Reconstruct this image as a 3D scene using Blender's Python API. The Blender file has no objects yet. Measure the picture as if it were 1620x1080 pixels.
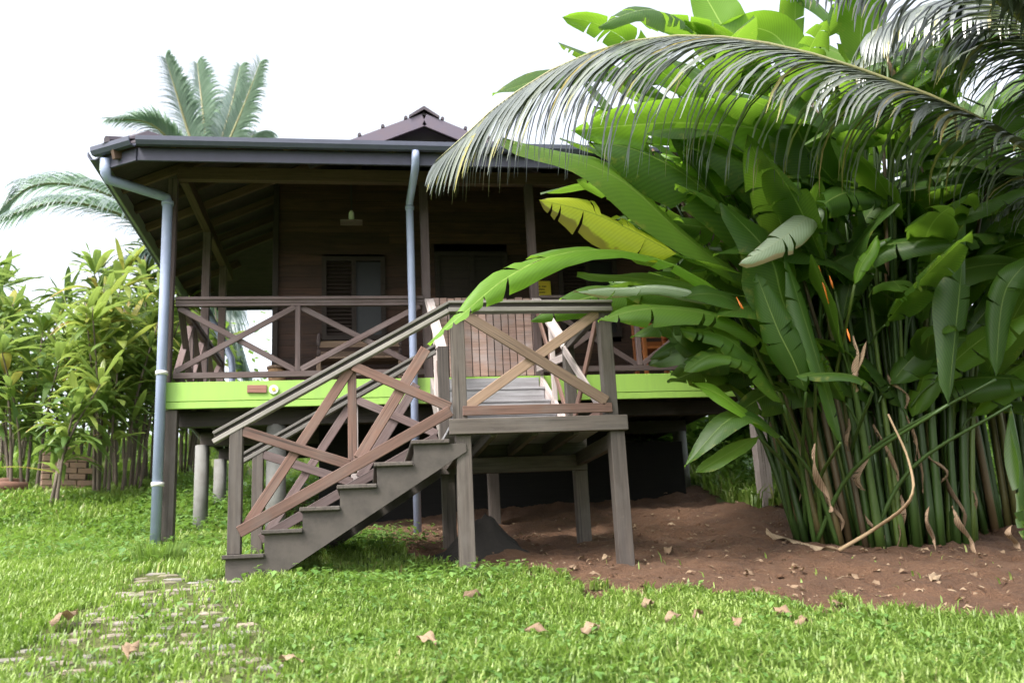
import bpy, bmesh, math, random
import numpy as np
from mathutils import Vector, Matrix
random.seed(7); rng = np.random.default_rng(11)
S = bpy.context.scene
COL = S.collection
R = math.radians
# ------------------------------------------------------------------ camera
F_PX, PITCH, ROLL, YAW = 1454.24, 0.2391517, 0.0513386, 0.1643861
cf = Vector((math.sin(YAW)*math.cos(PITCH), math.cos(YAW)*math.cos(PITCH), math.sin(PITCH)))
r0 = Vector((math.cos(YAW), -math.sin(YAW), 0)); u0 = r0.cross(cf)
cr = math.cos(ROLL)*r0 - math.sin(ROLL)*u0; cu = math.sin(ROLL)*r0 + math.cos(ROLL)*u0
cd = bpy.data.cameras.new('camera'); cam = bpy.data.objects.new('camera', cd); COL.objects.link(cam)
cam.matrix_world = Matrix(((cr.x, cu.x, -cf.x, 0), (cr.y, cu.y, -cf.y, 0), (cr.z, cu.z, -cf.z, 0), (0, 0, 0, 1)))
cd.sensor_width = 36; cd.lens = 36*F_PX/1620; cd.clip_end = 2000; cd.clip_start = .05
S.camera = cam
cd.dof.use_dof = True; cd.dof.focus_distance = 7.2; cd.dof.aperture_fstop = 1.8

def ray(px, py): return cf + cr*((px-810)/F_PX) + cu*((540-py)/F_PX)
def at(px, py, Y):
    v = ray(px, py); return v*(Y/v.y)
# ------------------------------------------------------------------ numeric helpers
def _h(ix, iy, s):
    n = (ix.astype(np.int64)*374761393 + iy.astype(np.int64)*668265263 + s*974711) & 0x7fffffff
    n = ((n ^ (n >> 13))*1274126177) & 0x7fffffff
    return ((n ^ (n >> 16)) & 0xffff)/65535.0
def vnoise(x, y, s=0):
    x = np.asarray(x, float); y = np.asarray(y, float)
    ix = np.floor(x); iy = np.floor(y); fx = x-ix; fy = y-iy
    fx = fx*fx*(3-2*fx); fy = fy*fy*(3-2*fy)
    a = _h(ix, iy, s); b = _h(ix+1, iy, s); c = _h(ix, iy+1, s); d = _h(ix+1, iy+1, s)
    return (a*(1-fx)+b*fx)*(1-fy)+(c*(1-fx)+d*fx)*fy
def sstep(a, b, x):
    t = np.clip((np.asarray(x, float)-a)/(b-a), 0, 1); return t*t*(3-2*t)
PY = [-60, -8, 0, 4.4, 7.0, 8.4, 9.9, 11.8, 13.2, 15.5, 22, 34, 60, 120, 400]
PZ = [-3.0, -2.2, -1.42, -.54, -.02, .17, .42, .66, 1.08, 1.62, 2.9, 4.6, 6.5, 9.0, 12]
def ground(x, y):
    x = np.asarray(x, float); y = np.asarray(y, float)
    z = np.interp(y, PY, PZ)
    z = z + .03*np.clip(x-1, -6, 5)*sstep(8, 10.5, y) - .04*np.clip(x-1, 0, 5)*(1-sstep(6.5, 8.5, y))*.6
    z = z + .10*np.clip(-2-x, 0, 6)*sstep(9, 14, y)
    z = z + .30*sstep(10.2, 13.2, y)*(1-sstep(14, 18, y))*sstep(.2, 1.6, x)*(1-sstep(4.0, 5.5, x))   # bank under the back of the house
    z = z + .10*np.exp(-(((x-1.05)/.28)**2+((y-7.75)/.3)**2))                                        # heap under the landing
    z = z - .10*np.exp(-(((x-.35)/.5)**2+((y-7.05)/.13)**2))                                         # rut under the stair
    z = z + .05*(vnoise(x*1.3, y*1.3, 1)-.5)+.025*(vnoise(x*4, y*4, 2)-.5)
    return z
def g1(x, y): return float(ground(x, y))
def atg(px, py):
    v = ray(px, py); lo = .5; ss = np.arange(.5, 60, .02)
    hit = np.nonzero(v.z*ss <= ground(v.x*ss, v.y*ss))[0]; s = float(ss[hit[0]]) if len(hit) else 60.0
    return Vector((v.x*s, v.y*s, g1(v.x*s, v.y*s)))
# ------------------------------------------------------------------ materials
def nmat(name):
    m = bpy.data.materials.new(name); m.use_nodes = True; nt = m.node_tree; nt.nodes.clear()
    out = nt.nodes.new('ShaderNodeOutputMaterial'); b = nt.nodes.new('ShaderNodeBsdfPrincipled')
    nt.links.new(b.outputs[0], out.inputs[0]); return m, nt, b, out
def N(nt, t, **k):
    n = nt.nodes.new(t)
    for a, v in k.items():
        if a in n.inputs: n.inputs[a].default_value = v
        else: setattr(n, a, v)
    return n
def ramp(nt, fac, stops):
    r = nt.nodes.new('ShaderNodeValToRGB'); e = r.color_ramp.elements
    while len(e) > 1: e.remove(e[-1])
    e[0].position, e[0].color = stops[0][0], (*stops[0][1], 1)
    for p, c in stops[1:]:
        x = e.new(p); x.color = (*c, 1)
    nt.links.new(fac, r.inputs[0]); return r.outputs[0]
def mixc(nt, fac, a, b, mode='MIX'):
    m = nt.nodes.new('ShaderNodeMix'); m.data_type = 'RGBA'; m.blend_type = mode
    for i, v in ((0, fac), (6, a), (7, b)):
        if hasattr(v, 'is_linked'): nt.links.new(v, m.inputs[i])
        else: m.inputs[i].default_value = v if i == 0 else (*v, 1)
    return m.outputs[2]
def mathn(nt, op, a, b=None, c=None):
    m = nt.nodes.new('ShaderNodeMath'); m.operation = op
    for i, v in enumerate((a, b, c)):
        if v is None: continue
        if hasattr(v, 'is_linked'): nt.links.new(v, m.inputs[i])
        else: m.inputs[i].default_value = v
    return m.outputs[0]
def mapped(nt, scale, kind='Object', rnd=True):
    tc = nt.nodes.new('ShaderNodeTexCoord'); mp = nt.nodes.new('ShaderNodeMapping')
    nt.links.new(tc.outputs[kind], mp.inputs[0]); mp.inputs['Scale'].default_value = scale
    if rnd:
        oi = nt.nodes.new('ShaderNodeObjectInfo'); v = nt.nodes.new('ShaderNodeVectorMath'); v.operation = 'SCALE'
        cmb = nt.nodes.new('ShaderNodeCombineXYZ')
        for i in range(3): nt.links.new(oi.outputs['Random'], cmb.inputs[i])
        nt.links.new(cmb.outputs[0], v.inputs[0]); v.inputs[3].default_value = 37
        nt.links.new(v.outputs[0], mp.inputs['Location'])
    return mp.outputs[0]
def wood(name, c1, c2, stain=(.05, .045, .04), stain_amt=.5, rough=.75, island=False, var=.35):
    m, nt, b, out = nmat(name)
    n1 = N(nt, 'ShaderNodeTexNoise', Scale=1.0, Detail=6.0, Roughness=.65)
    nt.links.new(mapped(nt, (2.2, 38, 38)), n1.inputs[0])
    base = ramp(nt, n1.outputs[0], [(.3, c1), (.68, c2)])
    n2 = N(nt, 'ShaderNodeTexNoise', Scale=1.0, Detail=5.0, Roughness=.6)
    nt.links.new(mapped(nt, (3.5, 7, 7)), n2.inputs[0])
    st = ramp(nt, n2.outputs[0], [(.46, (0, 0, 0)), (.75, (1, 1, 1))])
    f = mathn(nt, 'MULTIPLY', st, stain_amt)
    col = mixc(nt, f, base, stain)
    if island: rnd = nt.nodes.new('ShaderNodeNewGeometry').outputs['Random Per Island']
    else: rnd = nt.nodes.new('ShaderNodeObjectInfo').outputs['Random']
    n3 = N(nt, 'ShaderNodeTexNoise', Scale=1.0, Detail=3.0, Roughness=.5)
    nt.links.new(mapped(nt, (1.1, 75, 75)), n3.inputs[0])
    cr_ = ramp(nt, n3.outputs[0], [(.30, (1, 1, 1)), (.39, (0, 0, 0))]); col = mixc(nt, mathn(nt, 'MULTIPLY', cr_, .75), col, tuple(x*.22 for x in c1))
    n4 = N(nt, 'ShaderNodeTexNoise', Scale=1.0, Detail=8.0, Roughness=.7); nt.links.new(mapped(nt, (14, 20, 20)), n4.inputs[0])
    sp_ = ramp(nt, n4.outputs[0], [(.62, (0, 0, 0)), (.72, (1, 1, 1))]); col = mixc(nt, mathn(nt, 'MULTIPLY', sp_, .45), col, tuple(min(1, x*1.35) for x in c2))
    k = mathn(nt, 'MULTIPLY_ADD', rnd, 2*var, 1-var)
    cc = nt.nodes.new('ShaderNodeCombineColor')
    for i in range(3): nt.links.new(k, cc.inputs[i])
    col = mixc(nt, 1.0, col, cc.outputs[0], 'MULTIPLY')
    nt.links.new(col, b.inputs['Base Color']); b.inputs['Roughness'].default_value = rough
    bp = N(nt, 'ShaderNodeBump', Strength=.35, Distance=.004); nt.links.new(n1.outputs[0], bp.inputs['Height'])
    nt.links.new(bp.outputs[0], b.inputs['Normal']); return m
def plain(name, c, rough=.5, metal=0, dirt=None, dscale=5, damt=.5, bump=0):
    m, nt, b, out = nmat(name)
    n = N(nt, 'ShaderNodeTexNoise', Scale=float(dscale), Detail=6.0, Roughness=.65)
    nt.links.new(mapped(nt, (1, 1, 1)), n.inputs[0])
    d = dirt or tuple(x*.6 for x in c)
    f = mathn(nt, 'MULTIPLY', ramp(nt, n.outputs[0], [(.42, (0, 0, 0)), (.78, (1, 1, 1))]), damt)
    nt.links.new(mixc(nt, f, c, d), b.inputs['Base Color'])
    b.inputs['Roughness'].default_value = rough; b.inputs['Metallic'].default_value = metal
    if bump:
        bp = N(nt, 'ShaderNodeBump', Strength=bump, Distance=.01); nt.links.new(n.outputs[0], bp.inputs['Height'])
        nt.links.new(bp.outputs[0], b.inputs['Normal'])
    return m
def leafmat(name, stops, trans=.35, tcol=(.25, .5, .05), rough=.4, rib=None, edge=None, veins=0, spec=.5, blotch=False):
    """stops: colours over the per-leaf tint attribute"""
    m, nt, b, out = nmat(name)
    a = nt.nodes.new('ShaderNodeAttribute'); a.attribute_name = 'tint'
    col = ramp(nt, a.outputs['Fac'], stops)
    uv = nt.nodes.new('ShaderNodeTexCoord'); sp = nt.nodes.new('ShaderNodeSeparateXYZ')
    nt.links.new(uv.outputs['UV'], sp.inputs[0])
    du = mathn(nt, 'ABSOLUTE', mathn(nt, 'SUBTRACT', sp.outputs[0], .5))
    no = N(nt, 'ShaderNodeTexNoise', Scale=5.0, Detail=4.0); nt.links.new(mapped(nt, (1, 1, 1)), no.inputs[0])
    col = mixc(nt, mathn(nt, 'MULTIPLY', no.outputs[0], .5), col, tuple(x*.55 for x in stops[0][1]))
    if veins:
        w = mathn(nt, 'SINE', mathn(nt, 'MULTIPLY', mathn(nt, 'SUBTRACT', sp.outputs[1], mathn(nt, 'MULTIPLY', du, .22)), veins))
        w = mathn(nt, 'MULTIPLY_ADD', w, .09, .09)
        col = mixc(nt, w, col, tuple(min(1, x*1.9) for x in stops[-1][1]))
    if rib:
        f = mathn(nt, 'LESS_THAN', du, .014); col = mixc(nt, f, col, rib)
    if edge:
        e2 = mathn(nt, 'ADD', du, mathn(nt, 'MULTIPLY', mathn(nt, 'SUBTRACT', no.outputs[0], .5), .35))
        e3 = mathn(nt, 'ADD', e2, mathn(nt, 'MULTIPLY', mathn(nt, 'SUBTRACT', sp.outputs[1], .75), .3))
        f = ramp(nt, e3, [(.31, (0, 0, 0)), (.345, (1, 1, 1))]); col = mixc(nt, f, col, edge)
    if blotch:
        nb = N(nt, 'ShaderNodeTexNoise', Scale=9.0, Detail=6.0, Roughness=.75); nt.links.new(mapped(nt, (1, 1, 1)), nb.inputs[0])
        e4 = mathn(nt, 'ADD', mathn(nt, 'ADD', mathn(nt, 'MULTIPLY', du, .34), nb.outputs[0]), mathn(nt, 'MULTIPLY', sp.outputs[1], .06))
        col = mixc(nt, mathn(nt, 'MULTIPLY', ramp(nt, e4, [(.74, (0, 0, 0)), (.84, (1, 1, 1))]), .6), col, (.26, .25, .045))
        col = mixc(nt, mathn(nt, 'MULTIPLY', ramp(nt, e4, [(.86, (0, 0, 0)), (.90, (1, 1, 1))]), .9), col, (.16, .085, .04))
    nt.links.new(col, b.inputs['Base Color']); b.inputs['Roughness'].default_value = rough
    b.inputs['Specular IOR Level'].default_value = spec
    t = nt.nodes.new('ShaderNodeBsdfTranslucent'); nt.links.new(mixc(nt, .6, col, tcol), t.inputs[0])
    mx = nt.nodes.new('ShaderNodeMixShader'); mx.inputs[0].default_value = trans
    nt.links.new(b.outputs[0], mx.inputs[1]); nt.links.new(t.outputs[0], mx.inputs[2])
    nt.links.new(mx.outputs[0], out.inputs[0]); return m

M = {}
M['dark'] = wood('weathered_dark_wood', (.040, .031, .026), (.085, .068, .057), (.105, .093, .085), .5)
M['red'] = wood('reddish_wood', (.085, .044, .032), (.165, .09, .068), (.12, .095, .083), .65)
M['tan'] = wood('tan_wood', (.17, .105, .07), (.27, .18, .125), (.15, .11, .085), .45)
M['rail'] = wood('rail_wood', (.075, .048, .045), (.14, .095, .09), (.15, .125, .125), .5)
M['pale'] = wood('sun_bleached_wood', (.27, .22, .205), (.43, .375, .36), (.19, .15, .135), .4)
M['gate'] = wood('gate_slat_wood', (.20, .12, .095), (.36, .24, .20), (.32, .29, .29), .7, island=True, var=.3)
M['step'] = wood('grey_step_wood', (.20, .19, .20), (.32, .315, .33), (.13, .115, .115), .5, island=True, var=.15)
M['roofwood'] = wood('rafter_wood', (.075, .042, .028), (.14, .082, .055), (.05, .03, .022), .3)
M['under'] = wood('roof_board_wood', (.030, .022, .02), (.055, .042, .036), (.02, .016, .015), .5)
M['shade_black'] = wood('shade_black_wood', (.005, .0045, .004), (.009, .008, .0075), (.004, .004, .004), .5, rough=1, var=.1)  # near-black colour standing in for deep shade under the floor
M['railgrey'] = wood('silvered_rail_wood', (.13, .118, .105), (.22, .20, .18), (.07, .062, .055), .5)
M['wall'] = wood('wall_plank_wood', (.030, .012, .008), (.070, .031, .018), (.014, .008, .006), .5, island=True, var=.35)
M['shutter'] = wood('window_wood', (.015, .008, .006), (.030, .018, .013), (.03, .02, .02), .4)
M['orange'] = wood('varnished_orange_wood', (.42, .13, .04), (.55, .2, .07), (.3, .1, .04), .3, rough=.35)
m, nt, bs, out = nmat('lime_green_paint'); M['green'] = m
n1 = N(nt, 'ShaderNodeTexNoise', Scale=1.0, Detail=6.0, Roughness=.65); nt.links.new(mapped(nt, (9, 9, 1.2)), n1.inputs[0])
n2 = N(nt, 'ShaderNodeTexNoise', Scale=26.0, Detail=5.0, Roughness=.7); nt.links.new(mapped(nt, (1, 1, 1)), n2.inputs[0])
c_ = mixc(nt, mathn(nt, 'MULTIPLY', ramp(nt, n1.outputs[0], [(.42, (0, 0, 0)), (.72, (1, 1, 1))]), .55), (.285, .475, .085), (.21, .36, .085))
c_ = mixc(nt, mathn(nt, 'MULTIPLY', ramp(nt, n2.outputs[0], [(.64, (0, 0, 0)), (.74, (1, 1, 1))]), .4), c_, (.15, .19, .09))
nt.links.new(c_, bs.inputs['Base Color']); bs.inputs['Roughness'].default_value = .55
M['pipe'] = plain('blue_grey_pipe', (.30, .345, .50), .4, dirt=(.20, .225, .32), dscale=4, damt=.5)
M['gutter'] = plain('grey_gutter', (.072, .077, .118), .5, dirt=(.042, .045, .068), dscale=4, damt=.7)
M['gutter_left'] = plain('pale_green_grey_board', (.30, .34, .28), .6, dirt=(.2, .22, .18), damt=.5)
M['fascia'] = plain('dark_fascia_paint', (.05, .048, .078), .6, dirt=(.03, .028, .042), damt=.6)
M['roof'] = plain('brown_roof_sheet', (.055, .042, .055), .55, dirt=(.07, .05, .05), dscale=6)
M['barge'] = plain('mauve_brown_barge_paint', (.115, .095, .13), .6, dirt=(.15, .1, .11), dscale=4)
M['concrete'] = plain('concrete_pier', (.18, .178, .168), .85, dirt=(.09, .078, .068), dscale=5, damt=.7, bump=.3)
M['glass'] = plain('dark_window_pane', (.012, .012, .014), .5)
M['yellow'] = plain('yellow_sign_paint', (.62, .47, .03), .5)
M['black'] = plain('black_paint', (.02, .02, .02), .6)
M['plaque'] = wood('plaque_brown', (.17, .07, .05), (.25, .12, .09), (.1, .05, .04), .4)
M['white'] = plain('white_paint', (.75, .73, .68), .5)
M['brick'] = plain('old_brick', (.30, .19, .14), .9, dirt=(.16, .12, .10), dscale=9, damt=.8, bump=.4)
M['basket'] = plain('tan_bark', (.42, .25, .13), .9, dirt=(.15, .08, .05), dscale=22, damt=.9, bump=.6)
M['log'] = plain('red_brown_log', (.2, .1, .07), .9, dirt=(.1, .06, .05), dscale=9, damt=.8, bump=.5)
M['cane'] = leafmat('heliconia_cane', [(0, (.022, .048, .010)), (.5, (.048, .095, .017)), (.82, (.12, .17, .03)), (.9, (.16, .10, .05)), (1, (.07, .045, .03))], .06, (.2, .3, .05), .45)
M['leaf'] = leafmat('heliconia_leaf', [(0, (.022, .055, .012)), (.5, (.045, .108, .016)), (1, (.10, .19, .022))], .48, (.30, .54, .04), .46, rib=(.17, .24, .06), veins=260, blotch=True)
M['leaf_back'] = leafmat('pale_leaf_underside', [(0, (.30, .38, .26)), (1, (.40, .47, .33))], .25, (.3, .5, .15), .55, rib=(.4, .45, .3), veins=200, edge=(.42, .31, .2))
M['leaf_yellow'] = leafmat('yellowing_leaf', [(0, (.36, .46, .03)), (1, (.45, .5, .04))], .5, (.62, .72, .03), .45, rib=(.18, .26, .03), veins=230, edge=(.13, .065, .035))
M['leaf_bright'] = leafmat('bright_leaf', [(0, (.10, .23, .02)), (1, (.15, .30, .025))], .45, (.34, .62, .04), .4, rib=(.34, .5, .1), veins=230)
M['dryleaf'] = leafmat('dry_leaf', [(0, (.10, .055, .03)), (.5, (.23, .15, .09)), (1, (.38, .29, .19))], .1, (.4, .25, .1), .8, rib=(.3, .2, .12), veins=120)
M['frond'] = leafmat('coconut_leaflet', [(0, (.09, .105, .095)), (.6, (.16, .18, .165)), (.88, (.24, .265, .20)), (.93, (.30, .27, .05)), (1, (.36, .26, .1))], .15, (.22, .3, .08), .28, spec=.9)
M['frond_glare'] = leafmat('glare_paled_leaflet', [(0, (.20, .27, .27)), (1, (.44, .50, .50))], .5, (.3, .45, .25), .3, spec=.8)  # paler than real leaflets: sky glare and haze put into the colour
M['rachis'] = plain('frond_midrib', (.22, .22, .10), .5, dirt=(.2, .13, .07), damt=.6)
M['drystalk'] = plain('dry_stalk', (.30, .21, .12), .8, dirt=(.16, .1, .06), damt=.7)
M['trunk'] = plain('palm_trunk', (.22, .18, .14), .9, dirt=(.1, .08, .06), dscale=8, damt=.8, bump=.6)
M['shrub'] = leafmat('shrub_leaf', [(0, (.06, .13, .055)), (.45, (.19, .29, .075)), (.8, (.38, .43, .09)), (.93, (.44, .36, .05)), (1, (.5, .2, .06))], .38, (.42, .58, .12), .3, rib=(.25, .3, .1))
M['stem'] = plain('shrub_stem', (.15, .115, .09), .85, dirt=(.07, .055, .045), dscale=12, damt=.7)
M['grass'] = leafmat('grass_blade', [(0, (.135, .215, .05)), (.5, (.265, .375, .082)), (.85, (.40, .50, .15)), (.95, (.40, .42, .15)), (1, (.42, .32, .18))], .35, (.36, .62, .06), .42, spec=.4)
M['weed'] = leafmat('broad_weed_leaf', [(0, (.09, .19, .045)), (1, (.23, .38, .10))], .3, (.35, .6, .08), .4, rib=(.25, .4, .12), spec=.5)
M['bush'] = leafmat('bush_leaf', [(0, (.06, .14, .03)), (.6, (.17, .31, .05)), (1, (.32, .46, .09))], .4, (.4, .65, .08), .4)
M['flower'] = plain('orange_bract', (.75, .2, .03), .45)
M['stringer'] = plain('weathered_stringer_board', (.070, .058, .050), .8, dirt=(.030, .025, .022), dscale=7, damt=.9, bump=.35)
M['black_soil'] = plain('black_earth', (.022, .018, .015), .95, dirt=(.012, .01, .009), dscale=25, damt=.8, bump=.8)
M['stone'] = plain('cobble', (.36, .32, .31), .9, dirt=(.22, .17, .15), dscale=14, damt=.8, bump=.5)

# ------------------------------------------------------------------ object helpers
W = {}
def place(o, mw, parent=None):
    if parent is not None:
        o.parent = parent; o.matrix_local = W[parent.name].inverted() @ mw
    else: o.matrix_world = mw
    W[o.name] = mw.copy()
def tag(o, label=None, cat=None, group=None, kind=None):
    for k, v in (('label', label), ('category', cat), ('group', group), ('kind', kind)):
        if v: o[k] = v
    return o
def thing(name, loc, label, cat, group=None):
    o = bpy.data.objects.new(name, None); COL.objects.link(o); o.empty_display_size = .2
    place(o, Matrix.Translation(loc)); return tag(o, label, cat, group)
def link_mesh(name, me, mat, parent=None, mw=None, smooth=False):
    o = bpy.data.objects.new(name, me); COL.objects.link(o)
    mats = mat if isinstance(mat, (list, tuple)) else [mat]
    for m in mats: me.materials.append(m)
    me.polygons.foreach_set('use_smooth', [bool(smooth)]*len(me.polygons))
    place(o, mw if mw is not None else Matrix(), parent); return o
class MB:
    """collects geometry in world space"""
    def __init__(s): s.v = []; s.f = []; s.uv = []; s.t = []; s.n = 0; s.mi = []
    def add(s, v, f, uv=None, tint=.5, mi=0):
        v = np.asarray(v, float).reshape(-1, 3); k = len(v)
        s.v.append(v); s.uv.append(np.zeros((k, 2)) if uv is None else np.asarray(uv, float))
        s.t.append(np.full(k, tint) if np.isscalar(tint) else np.asarray(tint, float))
        for q in f: s.f.append([i+s.n for i in q])
        s.mi += [mi]*len(f); s.n += k
    def addnp(s, v, f, uv, tint):          # f : (m,k) array
        s.v.append(v); s.uv.append(uv); s.t.append(tint); s.f += (f+s.n).tolist(); s.mi += [0]*len(f); s.n += len(v)
    def box(s, c, d, rz=0, **k):
        x, y, z = d[0]/2, d[1]/2, d[2]/2; ca, sa = math.cos(rz), math.sin(rz)
        v = [(c[0]+a*x*ca-b*y*sa, c[1]+a*x*sa+b*y*ca, c[2]+e*z) for a in (-1, 1) for b in (-1, 1) for e in (-1, 1)]
        s.add(v, [(0, 1, 3, 2), (4, 6, 7, 5), (0, 4, 5, 1), (2, 3, 7, 6), (0, 2, 6, 4), (1, 5, 7, 3)], **k)
    def tube(s, pts, r, n=8, caps=True, tint=.5, uvs=False):
        P = np.array([tuple(p) for p in pts], float); m = len(P); rr = np.full(m, r) if np.isscalar(r) else np.asarray(r, float)
        T = np.gradient(P, axis=0); T /= np.linalg.norm(T, axis=1)[:, None]+1e-9
        ref = np.array([0, 0, 1.]) if abs(T[0, 2]) < .8 else np.array([1., 0, 0])
        vs = []
        for i in range(m):
            a = np.cross(T[i], ref); a /= np.linalg.norm(a)+1e-9; b = np.cross(T[i], a); ref = -np.cross(T[i], a) if False else ref
            for j in range(n):
                th = 2*math.pi*j/n; vs.append(P[i]+rr[i]*(a*math.cos(th)+b*math.sin(th)))
        fs = [(i*n+j, i*n+(j+1) % n, (i+1)*n+(j+1) % n, (i+1)*n+j) for i in range(m-1) for j in range(n)]
        if caps: fs += [tuple(range(n-1, -1, -1)), tuple((m-1)*n+j for j in range(n))]
        uv = [((j+.5)/n*.2+.1, i/(m-1)) for i in range(m) for j in range(n)]
        s.add(vs, fs, uv, tint)
    def build(s, name, mat, parent=None, smooth=False, pivot=None):
        V = np.concatenate(s.v); pv = np.array(pivot if pivot is not None else V.mean(0)); me = bpy.data.meshes.new(name)
        ls = np.array([len(q) for q in s.f]); loops = np.concatenate([np.asarray(q) for q in s.f]) if len(set(ls.tolist())) > 1 else np.array(s.f).ravel()
        me.vertices.add(len(V)); me.vertices.foreach_set('co', (V-pv).astype(np.float32).ravel())
        me.loops.add(len(loops)); me.loops.foreach_set('vertex_index', loops.astype(np.int32))
        me.polygons.add(len(ls)); st = np.concatenate([[0], np.cumsum(ls)[:-1]])
        me.polygons.foreach_set('loop_start', st.astype(np.int32))
        me.polygons.foreach_set('material_index', np.array(s.mi, np.int32))
        uvl = me.uv_layers.new(name='uv'); U = np.concatenate(s.uv)[loops]; uvl.data.foreach_set('uv', U.astype(np.float32).ravel())
        at_ = me.attributes.new('tint', 'FLOAT', 'POINT'); at_.data.foreach_set('value', np.concatenate(s.t).astype(np.float32))
        me.update(calc_edges=True); me.validate()
        return link_mesh(name, me, mat, parent, Matrix.Translation(pv), smooth)
def beam(name, p0, p1, w, h, mat, parent, up=(0, 0, 1), bev=.004, ext=(0, 0), label=None):
    """a board of its own from p0 to p1; w across, h along up"""
    p0 = Vector(p0); p1 = Vector(p1); d = (p1-p0).normalized(); p0 = p0-d*ext[0]; p1 = p1+d*ext[1]
    L = (p1-p0).length; u = Vector(up); s = u.cross(d).normalized(); u = d.cross(s)
    bm = bmesh.new(); bmesh.ops.create_cube(bm, size=1); bmesh.ops.scale(bm, vec=(L, w, h), verts=bm.verts)
    if bev: bmesh.ops.bevel(bm, geom=list(bm.edges), offset=min(bev, w*.2, h*.2), segments=1, affect='EDGES')
    me = bpy.data.meshes.new(name); bm.to_mesh(me); bm.free()
    mw = Matrix(((d.x, s.x, u.x, 0), (d.y, s.y, u.y, 0), (d.z, s.z, u.z, 0), (0, 0, 0, 1))); mw.translation = (p0+p1)/2
    o = link_mesh(name, me, mat, parent, mw)
    if label: o['label'] = label
    return o
def post(name, x, y, z0, z1, w, mat, parent, d=None, **k):
    return beam(name, (x, y, z0), (x, y, z1), w, d or w, mat, parent, up=(0, 1, 0), **k)
def pipe(name, pts, r, mat, parent, n=14):
    b = MB(); b.tube(pts, r, n); return b.build(name, mat, parent, smooth=True)
def prism(name, poly, y0, y1, mat, parent, pivot=None):
    """polygon in XZ extruded along Y"""
    n = len(poly); b = MB()
    v = [(x, y0, z) for x, z in poly]+[(x, y1, z) for x, z in poly]
    f = [tuple(range(n)), tuple(range(2*n-1, n-1, -1))]+[(i, i+n, (i+1) % n+n, (i+1) % n) for i in range(n)]
    b.add(v, f); return b.build(name, mat, parent)
def bez(pts, n):
    P = [np.array(tuple(p), float) for p in pts]; out = []
    for i in range(n+1):
        t = i/n; Q = P
        while len(Q) > 1: Q = [Q[j]*(1-t)+Q[j+1]*t for j in range(len(Q)-1)]
        out.append(Q[0])
    return np.array(out)
def spline(pts, n):
    """Catmull-Rom through pts"""
    P = np.array([tuple(p) for p in pts], float); P = np.vstack([2*P[0]-P[1], P, 2*P[-1]-P[-2]]); m = len(P)-3; out = []
    for i in range(n+1):
        u = i/n*m; k = min(int(u), m-1); t = u-k; a, b, c, d = P[k:k+4]
        out.append(.5*((2*b)+(-a+c)*t+(2*a-5*b+4*c-d)*t*t+(-a+3*b-3*c+d)*t**3))
    return np.array(out)

# ================================================================== SETTING: ground, path, grass
soil_poly = [atg(*p) for p in ((560, 880), (735, 897), (850, 912), (1000, 942), (1200, 950), (1400, 968), (1620, 1003))]
SP = [(-.9, 10.6), (-.5, 9.2), (.35, 8.5)]+[(p.x, p.y) for p in soil_poly[1:]]+[(7.5, 4.4), (11, 5.5), (11, 8.6), (7, 9.0), (5.2, 10.0), (4.3, 10.2), (4.2, 13.5), (-1.2, 13.6)]
def inpoly(x, y, poly):
    x = np.asarray(x, float); y = np.asarray(y, float); c = np.zeros(x.shape, bool); n = len(poly)
    for i in range(n):
        x1, y1 = poly[i]; x2, y2 = poly[(i+1) % n]
        c ^= ((y1 > y) != (y2 > y)) & (x < (x2-x1)*(y-y1)/((y2-y1) if y2 != y1 else 1e-9)+x1)
    return c
def is_soil(x, y):
    dx = .5*(vnoise(np.asarray(x)*2.2, np.asarray(y)*2.2, 5)-.5)+.14*(vnoise(np.asarray(x)*7, np.asarray(y)*7, 6)-.5)
    dy = .55*(vnoise(np.asarray(x)*2.2, np.asarray(y)*2.2, 8)-.5)+.45*(vnoise(np.asarray(x)*7, np.asarray(y)*7, 9)-.5)
    return inpoly(np.asarray(x)+dx, np.asarray(y)+dy, SP)
path_px = [(205, 910), (290, 912), (380, 912), (395, 960), (425, 1010), (470, 1095), (200, 1150), (-120, 1140), (-30, 1075), (70, 1010), (140, 955)]
PP = [(p.x, p.y) for p in (atg(*q) for q in path_px)]
def is_path(x, y):
    dx = .25*(vnoise(np.asarray(x)*3, np.asarray(y)*3, 15)-.5); dy = .25*(vnoise(np.asarray(x)*3, np.asarray(y)*3, 16)-.5)
    return inpoly(np.asarray(x)+dx, np.asarray(y)+dy, PP)

def axis(segs):
    o = []
    for a, b, st in segs: o += list(np.arange(a, b, st))
    return np.array(o+[segs[-1][1]])
gx = axis([(-300, -40, 20), (-40, -12, 2), (-12, -5, .4), (-5, 6.4, .05), (6.4, 14, .4), (14, 40, 2), (40, 320, 20)])
gy = axis([(-60, -4, 4), (-4, 3, .4), (3, 10.6, .05), (10.6, 18, .2), (18, 40, 1), (40, 400, 20)])
GX, GY = np.meshgrid(gx, gy); GZ = ground(GX, GY)
so = is_soil(GX, GY).astype(float)
GZ = GZ+so*(.06*(vnoise(GX*5, GY*5, 23)-.5)+.045*(vnoise(GX*9, GY*9, 21)-.5)+.03*(vnoise(GX*17, GY*17, 22)-.5))
nx, ny = len(gx), len(gy)
I = np.arange(nx*ny).reshape(ny, nx)
fq = np.stack([I[:-1, :-1], I[:-1, 1:], I[1:, 1:], I[1:, :-1]], -1).reshape(-1, 4)
so = np.maximum(so, .42*is_path(GX, GY)); b = MB(); b.addnp(np.stack([GX, GY, GZ], -1).reshape(-1, 3), fq, np.zeros((nx*ny, 2)), so.ravel())
m, nt, bs, out = nmat('turf_and_soil')
a = nt.nodes.new('ShaderNodeAttribute'); a.attribute_name = 'tint'
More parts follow.
